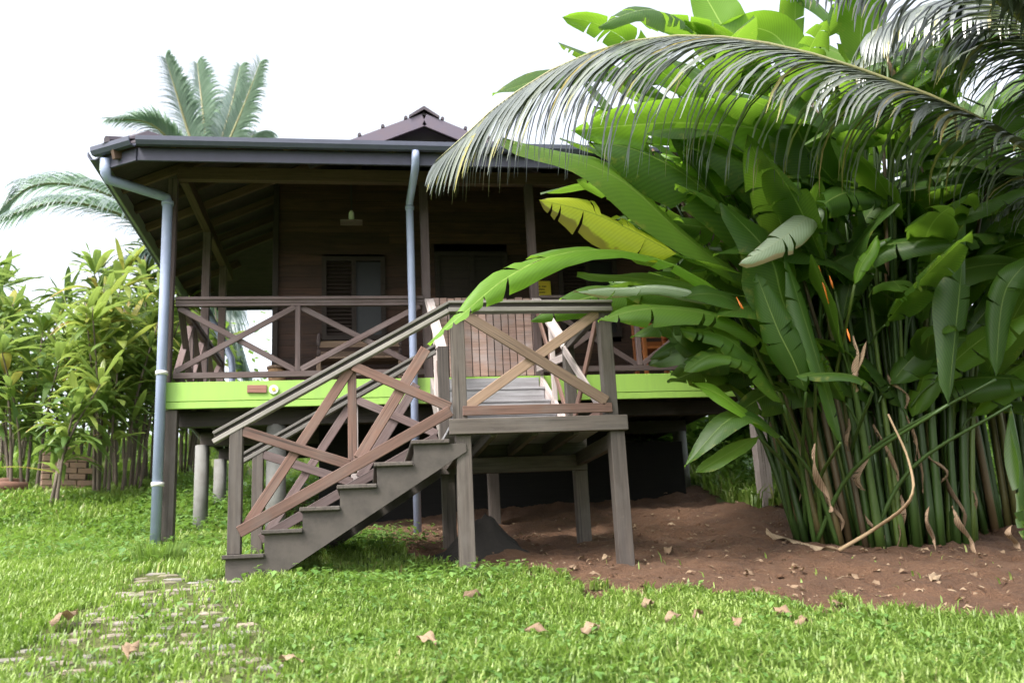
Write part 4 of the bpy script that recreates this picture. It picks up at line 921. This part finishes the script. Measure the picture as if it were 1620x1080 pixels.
# ------------------------------------------------------------------ coconut fronds
def frond(name, pts, parent, L0, mat, n=70, side=(0, -1, 0), width=.045, droop=1.0, both=True, skip=.06, seed=1, r0=.03, tip=.35, fwd=.8, yel=.08, sidew=.75, lift=.18, droop2=None, pr0=(.35, 3.2)):
    rd = random.Random(seed); C = spline(pts, 60); T = np.gradient(C, axis=0); T /= np.linalg.norm(T, axis=1)[:, None]
    b = MB(); sd0 = np.array(side, float)
    for s in ((1, -1) if both else (1,)):
        for i in range(n):
            t = skip+(1-skip)*(i+rd.random()*.5)/n; x = min(t, .999)*60; k = int(x); f = x-k; c = C[k]*(1-f)+C[min(k+1, 60)]*f; tt = T[k]
            sv = sd0-tt*np.dot(sd0, tt); sv /= np.linalg.norm(sv)+1e-9; sv = sv*s
            prof = min(1, pr0[0]+t*pr0[1])*(1-(1-tip)*max(0, (t-.45)/.55)**1.3); L = L0*prof*rd.uniform(.85, 1.08)
            d = tt*(fwd*(.55+.6*t))+sv*sidew+np.array([0, 0, lift]); d /= np.linalg.norm(d); dr = (droop if s > 0 or droop2 is None else droop2)*rd.uniform(.75, 1.25)
            P = [c]; cur = d.copy(); m = 6
            for q in range(m):
                cur = cur+np.array([0, 0, -1.])*dr*.20*(q+.6)/m*1.9; cur /= np.linalg.norm(cur); P.append(P[-1]+cur*L/m)
            P = np.array(P); ti = rd.uniform(.93, 1) if rd.random() < yel else rd.uniform(0, .85)
            vs = []; uv = []
            wv = np.cross(cur, d); wv = wv/np.linalg.norm(wv) if np.linalg.norm(wv) > .05 else np.cross(tt, [0, 0, 1.])
            wv = wv*.75+tt*.45; wv /= np.linalg.norm(wv)
            for q in range(m+1):
                u = q/m; w = width*.5*(1-u**2.2)*min(1, .45+u*3)+.0015; nn = np.cross(wv, d)*w*.35
                vs += [P[q]-wv*w-nn, P[q]+nn*.4, P[q]+wv*w-nn]; uv += [(.2, u), (.45, u), (.8, u)]
            fs = [(q*3+j, q*3+j+1, q*3+j+4, q*3+j+3) for q in range(m) for j in range(2)]
            tn = np.full(len(vs), ti); tn[-6:] = np.maximum(tn[-6:], .92 if rd.random() < .15 and mat == 'frond' else 0)
            b.add(vs, fs, uv, tn)
    o = b.build(name, M[mat], parent, smooth=True)
    b = MB(); b.tube(C[::3], np.linspace(r0, r0*.18, len(C[::3])), 7); b.build('midrib', M['rachis'], o, smooth=True); return o
crown = at(1830, 430, 5.7); crown_b = Vector((crown.x+.1, crown.y, g1(crown.x+.1, crown.y)))
palm = thing('coconut_palm', crown_b, 'young coconut palm at the right edge arching a long grey green frond over the heliconia', 'palm')
b = MB(); b.tube([crown_b-Vector((0, 0, .2)), crown_b.lerp(crown, .5), crown-Vector((0, 0, .1)), crown+Vector((0, 0, .15))], [.16, .13, .12, .06], 14); b.build('trunk', M['trunk'], palm, smooth=True)
F1 = [crown, at(1700, 300, 5.7), at(1600, 218, 5.75), at(1500, 165, 5.8), at(1400, 125, 5.85), at(1280, 85, 5.9), at(1150, 60, 6.0), at(1020, 62, 6.05), at(900, 98, 6.1), at(800, 158, 6.15), at(735, 215, 6.2), at(690, 255, 6.25)]
frond('frond', F1, palm, 1.55, 'frond', n=128, side=(.1, -1, -.1), width=.06, droop=1.15, skip=.14, seed=3, r0=.028, tip=.16, fwd=.85, yel=.05, sidew=.30, lift=-.28, droop2=2.6, pr0=(.2, 1.5))['label'] = 'long arching frond with hanging leaflets, bare of its neighbours'
for i, pp in enumerate(([crown, at(1720, 150, 5.4), at(1560, -10, 5.2), at(1400, -70, 5.1), at(1250, -60, 5.0)],
                        [crown, at(1800, 100, 5.0), at(1680, -60, 4.7), at(1500, -110, 4.5), at(1340, -60, 4.4)],
                        [crown, at(1790, 180, 5.9), at(1700, 40, 5.8), at(1590, 5, 5.8), at(1470, 10, 5.9), at(1380, 50, 6.0)],
                        [crown, at(1780, 240, 6.2), at(1680, 110, 6.5), at(1560, 60, 6.7), at(1420, 70, 6.9), at(1310, 120, 7.0)],
                        [crown, crown+Vector((.5, .3, .9)), crown+Vector((1.3, .6, 1.2)), crown+Vector((2.2, .8, .6))],
                        [crown, crown+Vector((.3, -.6, .9)), crown+Vector((.6, -1.5, 1.2)), crown+Vector((.9, -2.3, .5))],
                        [crown, crown+Vector((0, .7, 1.1)), crown+Vector((0, 1.6, 1.5)), crown+Vector((.1, 2.6, 1.0))])):
    frond('frond', pp, palm, (.85, .7, 1.1, 1.0, .9, .9, .9)[i], 'frond', n=100, side=((0, -1, 0), (0, -1, .0), (0, -1, 0), (0, -1, 0), (.3, -1, 0), (1, .2, 0), (1, 0, 0))[i], width=.075, droop=2.0, seed=20+i, r0=.025, yel=.02, fwd=.7, sidew=.4, lift=-.05)

# ------------------------------------------------------------------ palms behind the house
def far_palm(px, py, Y, fr, label, L0=1.0, th=.18, side=(.3, -1, .1)):
    c = at(px, py, Y); x, y = c.x+.3, c.y; z = g1(x, y)
    p = thing('coconut_palm', (x, y, z), label, 'palm', 'coconut palms behind the house')
    b = MB(); b.tube([(x, y, z-.3), (x-.1, y, z+(c.z-z)*.5), tuple(c), (c.x, c.y, c.z+.2)], [th*1.4, th, th*.8, th*.5], 12); b.build('trunk', M['trunk'], p, smooth=True)
    for i, q in enumerate(fr):
        pts = [c]+[at(*w) for w in q]
        frond('frond', pts, p, L0, 'frond_glare', n=90, side=side, width=.06, droop=1.5, sidew=.55, seed=60+i+int(px), r0=.05, fwd=.75, yel=0)
    return p
far_palm(330, 300, 21, [[(300, 215, 21), (280, 150, 20.8), (262, 92, 20.6)], [(325, 220, 21.2), (318, 150, 21.4), (312, 100, 21.5)], [(350, 225, 21), (368, 160, 21), (380, 105, 21)], [(355, 240, 20.6), (385, 170, 20.3), (412, 98, 20)],
                        [(280, 235, 20.5), (235, 195, 20.2), (172, 188, 20)], [(370, 260, 21.3), (400, 215, 21.5), (420, 220, 21.7)], [(300, 240, 22), (340, 170, 22.5), (395, 130, 23)]],
         'tall coconut palm with upright fronds rising behind the roof left of the gable', .85, side=(1, -.4, .1))
far_palm(300, 420, 18, [[(235, 345, 17.8), (150, 300, 17.5), (60, 292, 17.2), (0, 330, 17)], [(250, 375, 17.5), (180, 335, 17), (90, 320, 16.6), (0, 345, 16.3)], [(245, 410, 17.6), (205, 420, 17.3), (180, 450, 17.2)], [(350, 470, 18.3), (365, 520, 18.3), (395, 600, 18.2)], [(330, 370, 19), (380, 340, 20), (420, 360, 21)], [(320, 440, 18.3), (345, 470, 18.4), (372, 560, 18.4)]],
         'coconut palm with long drooping fronds reaching left beyond the eave', 1.2, .14)

# ------------------------------------------------------------------ shrubs on the left
def shrub(px, py, Y, hgt, seed, label, group='leafy shrubs left of the house', nst=6, spread=.6, L=(.45, .85), tints=(.1, .9)):
    rd = random.Random(seed); p = at(px, py, Y); x, y = p.x, Y; z = g1(x, y)
    s = thing('leafy_shrub', (x, y, z), label, 'shrub', group); fo = MB()
    for i in range(nst):
        a = rd.random()*6.28; r = rd.random()*.25; lean = rd.uniform(.2, 1)*spread; h = hgt*rd.uniform(.68, 1.1)
        b0 = Vector((x+math.cos(a)*r, y+math.sin(a)*r, z-.05)); tp = b0+Vector((math.cos(a)*lean, math.sin(a)*lean, h)); md = b0.lerp(tp, .5)-Vector((math.cos(a)*lean*.2, math.sin(a)*lean*.2, 0))
        q = spline([b0, md, tp], 14); b = MB(); b.tube(q, np.linspace(.026, .008, 15), 6); b.build('stem', M['stem'], s, smooth=True)
        nl = int(h*16)
        for j in range(nl):
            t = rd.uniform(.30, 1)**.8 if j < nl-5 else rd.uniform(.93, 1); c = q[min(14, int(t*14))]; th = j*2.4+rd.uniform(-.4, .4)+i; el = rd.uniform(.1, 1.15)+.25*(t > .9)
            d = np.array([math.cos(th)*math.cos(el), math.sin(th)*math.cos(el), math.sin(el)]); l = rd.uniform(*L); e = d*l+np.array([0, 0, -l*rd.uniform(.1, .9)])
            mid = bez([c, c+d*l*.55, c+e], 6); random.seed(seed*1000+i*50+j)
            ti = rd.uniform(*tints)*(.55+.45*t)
            if rd.random() < .03: ti = rd.uniform(.9, 1)
            leaf(fo, mid, l*rd.uniform(.12, .19), (0, 0, 1), ti, fold=.3, wave=.02, nrow=6)
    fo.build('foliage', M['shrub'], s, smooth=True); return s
shrub(40, 745, 14.2, 2.9, 1, 'large leaved shrub at the far left edge of the lawn', spread=.9)
shrub(65, 755, 13.0, 1.9, 2, 'thin bare stemmed shrub standing in front of the low brick wall', nst=4, spread=.7)
shrub(120, 740, 14.6, 3.2, 3, 'tall yellow green shrub behind the low brick wall', tints=(.4, 1.0), nst=7, spread=.8)
shrub(165, 745, 13.8, 3.0, 4, 'tall shrub with orange tinged leaves right of the low brick wall', tints=(.45, 1.0), nst=7)
shrub(205, 742, 14.3, 3.2, 5, 'tall dense shrub just left of the grey corner downpipe', nst=7, spread=.7)
shrub(240, 735, 15.5, 3.4, 6, 'tall shrub partly hidden behind the grey corner downpipe', nst=8, tints=(.2, .8))
shrub(290, 720, 16.4, 2.8, 7, 'shrub seen through the left side railing of the verandah', nst=7)
shrub(-40, 750, 14.5, 3.0, 8, 'shrub cut off by the left border of the picture', nst=8, spread=.9)
shrub(10, 735, 16.5, 3.3, 9, 'darker shrub behind the shrub at the far left', nst=8, spread=.9, tints=(.0, .6))
shrub(195, 720, 17.5, 4.6, 10, 'tallest pale shrub rising below the drooping palm frond', nst=8, spread=.9, tints=(.2, .8))

# ------------------------------------------------------------------ bushes and trees farther back
def bush(x, y, rx, rz, n, seed, label, name='round_bush', cat='bush', group='bushes behind the garden', trunk=0, lf=(.12, .22)):
    r = np.random.default_rng(seed); z = g1(x, y); s = thing(name, (x, y, z), label, cat, group)
    nb = 14; cs = r.normal(0, 1, (nb, 3))*np.array([rx*.45, rx*.45, rz*.28])+np.array([x, y, z+trunk+rz*.55]); k = r.integers(0, nb, n)
    P = cs[k]+r.normal(0, 1, (n, 3))*np.array([rx*.2, rx*.2, rz*.14]); P[:, 2] = np.maximum(P[:, 2], z+.05+trunk*.6)
    th = r.uniform(0, 6.28, n); el = r.uniform(-.7, .7, n); L = r.uniform(*lf, n); D = np.stack([np.cos(th)*np.cos(el), np.sin(th)*np.cos(el), np.sin(el)], -1)*L[:, None]
    Sd = np.stack([-np.sin(th), np.cos(th), r.uniform(-.4, .4, n)], -1)*(L*.28)[:, None]
    V = np.stack([P, P+D*.5+Sd, P+D, P+D*.5-Sd], 1).reshape(-1, 3); o = np.arange(n)*4; b = MB()
    ti = np.clip(r.uniform(0, .55, nb)[k]+r.uniform(0, .5, n), 0, 1)
    b.addnp(V, np.stack([o, o+1, o+2, o+3], -1), np.tile([[.3, 0], [0, .5], [.3, 1], [1, .5]], (n, 1)), np.repeat(ti, 4)); b.build('foliage', M['bush'], s)
    b = MB(); b.tube([(x, y, z-.2), (x+.1, y, z+trunk*.5+rz*.2), (x, y, z+trunk+rz*.5)], [.09+trunk*.03, .07+trunk*.02, .03], 8); b.build('trunk', M['stem'], s, smooth=True)
bush(-8.5, 19, 2.4, 2.6, 4200, 1, 'pale green bush beyond the lawn at the left edge')
bush(-12, 25, 3.5, 3.4, 4200, 2, 'broad pale bush far up the slope at left')
bush(-5.0, 20.5, 2.2, 2.6, 3600, 3, 'bush behind the tall shrubs near the left corner of the house')
bush(-1.5, 21, 2.2, 1.4, 2600, 4, 'low bush up the slope behind the left verandah')
bush(6.2, 13.6, 1.5, 1.3, 3600, 5, 'low green bush on the bank behind the right corner post')
bush(4.6, 13.9, 1.3, 1.1, 3600, 6, 'green bush seen under the right end of the raised floor')
bush(8.2, 13, 1.9, 1.9, 3600, 7, 'bush behind the heliconia canes at right')
bush(10.5, 14.5, 2.4, 2.4, 4200, 8, 'taller bush behind the heliconia near the right edge')
bush(7.2, 17.5, 2.0, 1.6, 3000, 9, 'small bush farther up the slope behind the house')
bush(13.2, 17, 3.0, 3.0, 3600, 10, 'large bush beyond the right edge of the house')

# weed tuft at the foot of the left downpipe
p = atg(252, 895); t = thing('weed_tuft', p, 'dark green tuft of weeds at the foot of the left downpipe', 'weeds'); b = MB(); rd = random.Random(4)
for i in range(420):
    a = rd.random()*6.28; r = rd.random()**.6*.20; h = rd.uniform(.10, .25); x, y = p.x+math.cos(a)*r, p.y+math.sin(a)*r*.6; z = g1(x, y)-.01; lx, ly = math.cos(a)*h*.4*rd.random(), math.sin(a)*h*.4*rd.random(); w = .004; s2 = rd.random()*3
    b.add([(x-w*math.cos(s2), y-w*math.sin(s2), z), (x+w*math.cos(s2), y+w*math.sin(s2), z), (x+lx*.4, y+ly*.4, z+h*.6), (x+lx, y+ly, z+h)], [(0, 1, 2), (0, 2, 3)], tint=rd.uniform(0, .35))
b.build('leaves', M['grass'], t)

# low brick wall and logs at the left
pa = at(66, 742, 14.0); pb = at(146, 735, 14.3); bw = thing('low_brick_wall', (pa.x, pa.y, g1(pa.x, pa.y)), 'low weathered brick wall behind the shrub stems at left', 'wall')
b = MB(); dv = Vector((pb.x-pa.x, pb.y-pa.y, 0)); Lw = dv.length; dv.normalize(); ang = math.atan2(dv.y, dv.x)
for r_ in range(9):
    z = g1(pa.x, pa.y)-.08+r_*.085; s0 = .12 if r_ % 2 else 0
    if r_ % 2: b.box((pa.x+dv.x*.052, pa.y+dv.y*.052, z+.04), (.10, .11, .074), ang)
    while s0 < Lw-(r_ > 6)*.3-(.12 if r_ % 2 else 0):
        b.box((pa.x+dv.x*(s0+.11), pa.y+dv.y*(s0+.11), z+.04+random.uniform(-.004, .004)), (.215, .11, .074), ang+random.uniform(-.03, .03)); s0 += .232
b.build('brickwork', M['brick'], bw)
for i, (x0, y0, x1, y1, lab) in enumerate(((-30, 748, 45, 738, 'longer red brown log lying on the lawn at the left edge'), (-20, 738, 40, 730, 'upper red brown log behind the longer one'))):
    a, c = at(x0, y0, 13.6+i*.3), at(x1, y1, 13.9+i*.3); a.z = g1(a.x, a.y)+.07; c.z = g1(c.x, c.y)+.07
    b = MB(); b.tube([a, a.lerp(c, .5)+Vector((0, 0, .02)), c], [.085, .08, .07], 10); tag(b.build('fallen_log', M['log'], smooth=True), lab, 'log', 'logs at the edge of the lawn')

# ------------------------------------------------------------------ fallen leaves and the dry stalk
def fallen(px, py, L, label, tint=None, wd=.45, ang=None):
    p = atg(px, py); a = ang if ang is not None else random.random()*6.28; on = bool(is_soil(p.x, p.y)); z = .012 if on else .062
    n = 8; d = np.array([math.cos(a), math.sin(a), 0]); c = np.array([p.x, p.y, p.z+z]); sl = np.array([0, 0, 1.])
    mid = [c+d*L*(i/n-.5)+sl*(.03*math.sin(math.pi*i/n)+(.15*(p.y and d[1])*L*(i/n-.5))) for i in range(n+1)]
    b = MB(); leaf(b, mid, L*wd, (random.uniform(-.4, .4), random.uniform(-.7, 0), .8), tint if tint is not None else random.uniform(.05, .75), fold=random.uniform(.3, .8), wave=.22, torn=2, nrow=8)
    tag(b.build('fallen_leaf', M['dryleaf'], smooth=True), label, 'fallen leaf', 'dry leaves on the ground')
for px, py, L, lab, *kw in (
    (748, 960, .15, 'brown fallen leaf on the grass in front of the left landing post'),
    (1240, 988, .20, 'upright tan fallen leaf on the grass in the right half, the largest one'),
    (1272, 1004, .16, 'tan fallen leaf just right of the largest one'),
    (936, 1016, .20, 'narrow pale fallen leaf standing on edge in the grass at lower middle'),
    (850, 1018, .14, 'pale pinkish fallen leaf left of the narrow standing one'),
    (1168, 1006, .13, 'dark brown curled fallen leaf left of the largest one'),
    (1066, 996, .15, 'curled brown fallen leaf in the grass between the narrow and the dark one'),
    (1106, 992, .10, 'small tan fallen leaf beside the curled brown one'),
    (1026, 974, .15, 'flat pinkish fallen leaf near the edge of the soil'),
    (676, 1036, .17, 'curled brown fallen leaf in the grass right of the cobbled path'),
    (458, 1068, .14, 'brown fallen leaf at the bottom of the picture'),
    (206, 1050, .24, 'long thin brown fallen leaf on the cobbled path'),
    (100, 996, .24, 'pale curled fallen leaf at the left side of the cobbled path'),
    (1058, 874, .20, 'tan fallen leaf on the soil right of the right landing post'),
    (960, 887, .12, 'small leaf on the soil left of the right landing post'),
    (1200, 940, .14, 'dark brown fallen leaf on the boundary between grass and soil'),
    (1350, 918, .12, 'small brown leaf on the soil below the heliconia'),
    (1480, 920, .2, 'thin brown leaf on the soil at the right'),
    (1262, 935, .1, 'tiny pale leaf on the soil right of the dark boundary leaf'),
    (1185, 912, .09, 'small dark leaf on the open soil in front of the heliconia')): fallen(px, py, L, lab)
b = MB()
for p, L, a in LITTER:
    d = Vector((math.cos(a), math.sin(a), random.uniform(-.15, .25))); mid = [p+Vector((0, 0, .012))+d*L*(q/4-.5)+Vector((0, 0, .015*math.sin(q*.8))) for q in range(5)]
    leaf(b, mid, L*random.uniform(.3, .6), (random.uniform(-.5, .5), random.uniform(-.6, .3), .8), random.uniform(0, .8), fold=random.uniform(-.3, .6), wave=.15, nrow=4)
tag(b.build('leaf_litter', M['dryleaf'], smooth=True), kind='stuff')
dl = thing('dry_leaf_stalk', atg(1330, 862), 'long pale dried leaf sheath with its bent stalk lying beside the heliconia', 'dry stalk')
q0, q1, q2 = atg(1212, 846), atg(1268, 864), atg(1328, 878)
for q in (q0, q1, q2): q.z += .035
b = MB(); leaf(b, spline([q0, q1, q2], 10), .13, (0, -.5, .8), .95, fold=-.25, torn=4, wave=.08); b.build('sheath', M['dryleaf'], dl, smooth=True)
r3 = at(1440, 790, 6.5); b = MB(); b.tube(spline([q2, at(1385, 835, q2.y-.05), r3, at(1438, 730, 6.55), at(1405, 655, 6.6)], 20), np.linspace(.017, .008, 21), 7); b.build('stalk', M['drystalk'], dl, smooth=True)

# ================================================================== LIGHT
w = bpy.data.worlds.new('World'); S.world = w; w.use_nodes = True; nt = w.node_tree; nt.nodes.clear()
SUN_EL, SUN_AZ = R(52), R(-128)     # azimuth from +Y towards +X
sky = nt.nodes.new('ShaderNodeTexSky'); sky.sky_type = 'NISHITA'; sky.sun_disc = False; sky.sun_elevation = SUN_EL; sky.sun_rotation = SUN_AZ
sky.air_density = 1.0; sky.dust_density = 4.0; sky.ozone_density = 1.0
hs = nt.nodes.new('ShaderNodeHueSaturation'); hs.inputs['Saturation'].default_value = .3; hs.inputs['Value'].default_value = 1.0
bg = nt.nodes.new('ShaderNodeBackground'); bg.inputs[1].default_value = .15; ow = nt.nodes.new('ShaderNodeOutputWorld')
nt.links.new(sky.outputs[0], hs.inputs['Color']); nt.links.new(hs.outputs[0], bg.inputs[0]); nt.links.new(bg.outputs[0], ow.inputs[0])
sd = bpy.data.lights.new('sun', 'SUN'); sd.energy = 1.5; sd.angle = R(14); sd.color = (1, .96, .9); so_ = bpy.data.objects.new('sun', sd); COL.objects.link(so_)
dirv = Vector((math.sin(SUN_AZ)*math.cos(SUN_EL), math.cos(SUN_AZ)*math.cos(SUN_EL), math.sin(SUN_EL)))
so_.rotation_euler = dirv.to_track_quat('Z', 'Y').to_euler()
S.view_settings.view_transform = 'Standard'; S.view_settings.look = 'None'; S.view_settings.exposure = 1.7; S.view_settings.gamma = 1
S.render.engine = 'CYCLES'; S.cycles.use_denoising = True; S.cycles.max_bounces = 6; S.cycles.transparent_max_bounces = 8
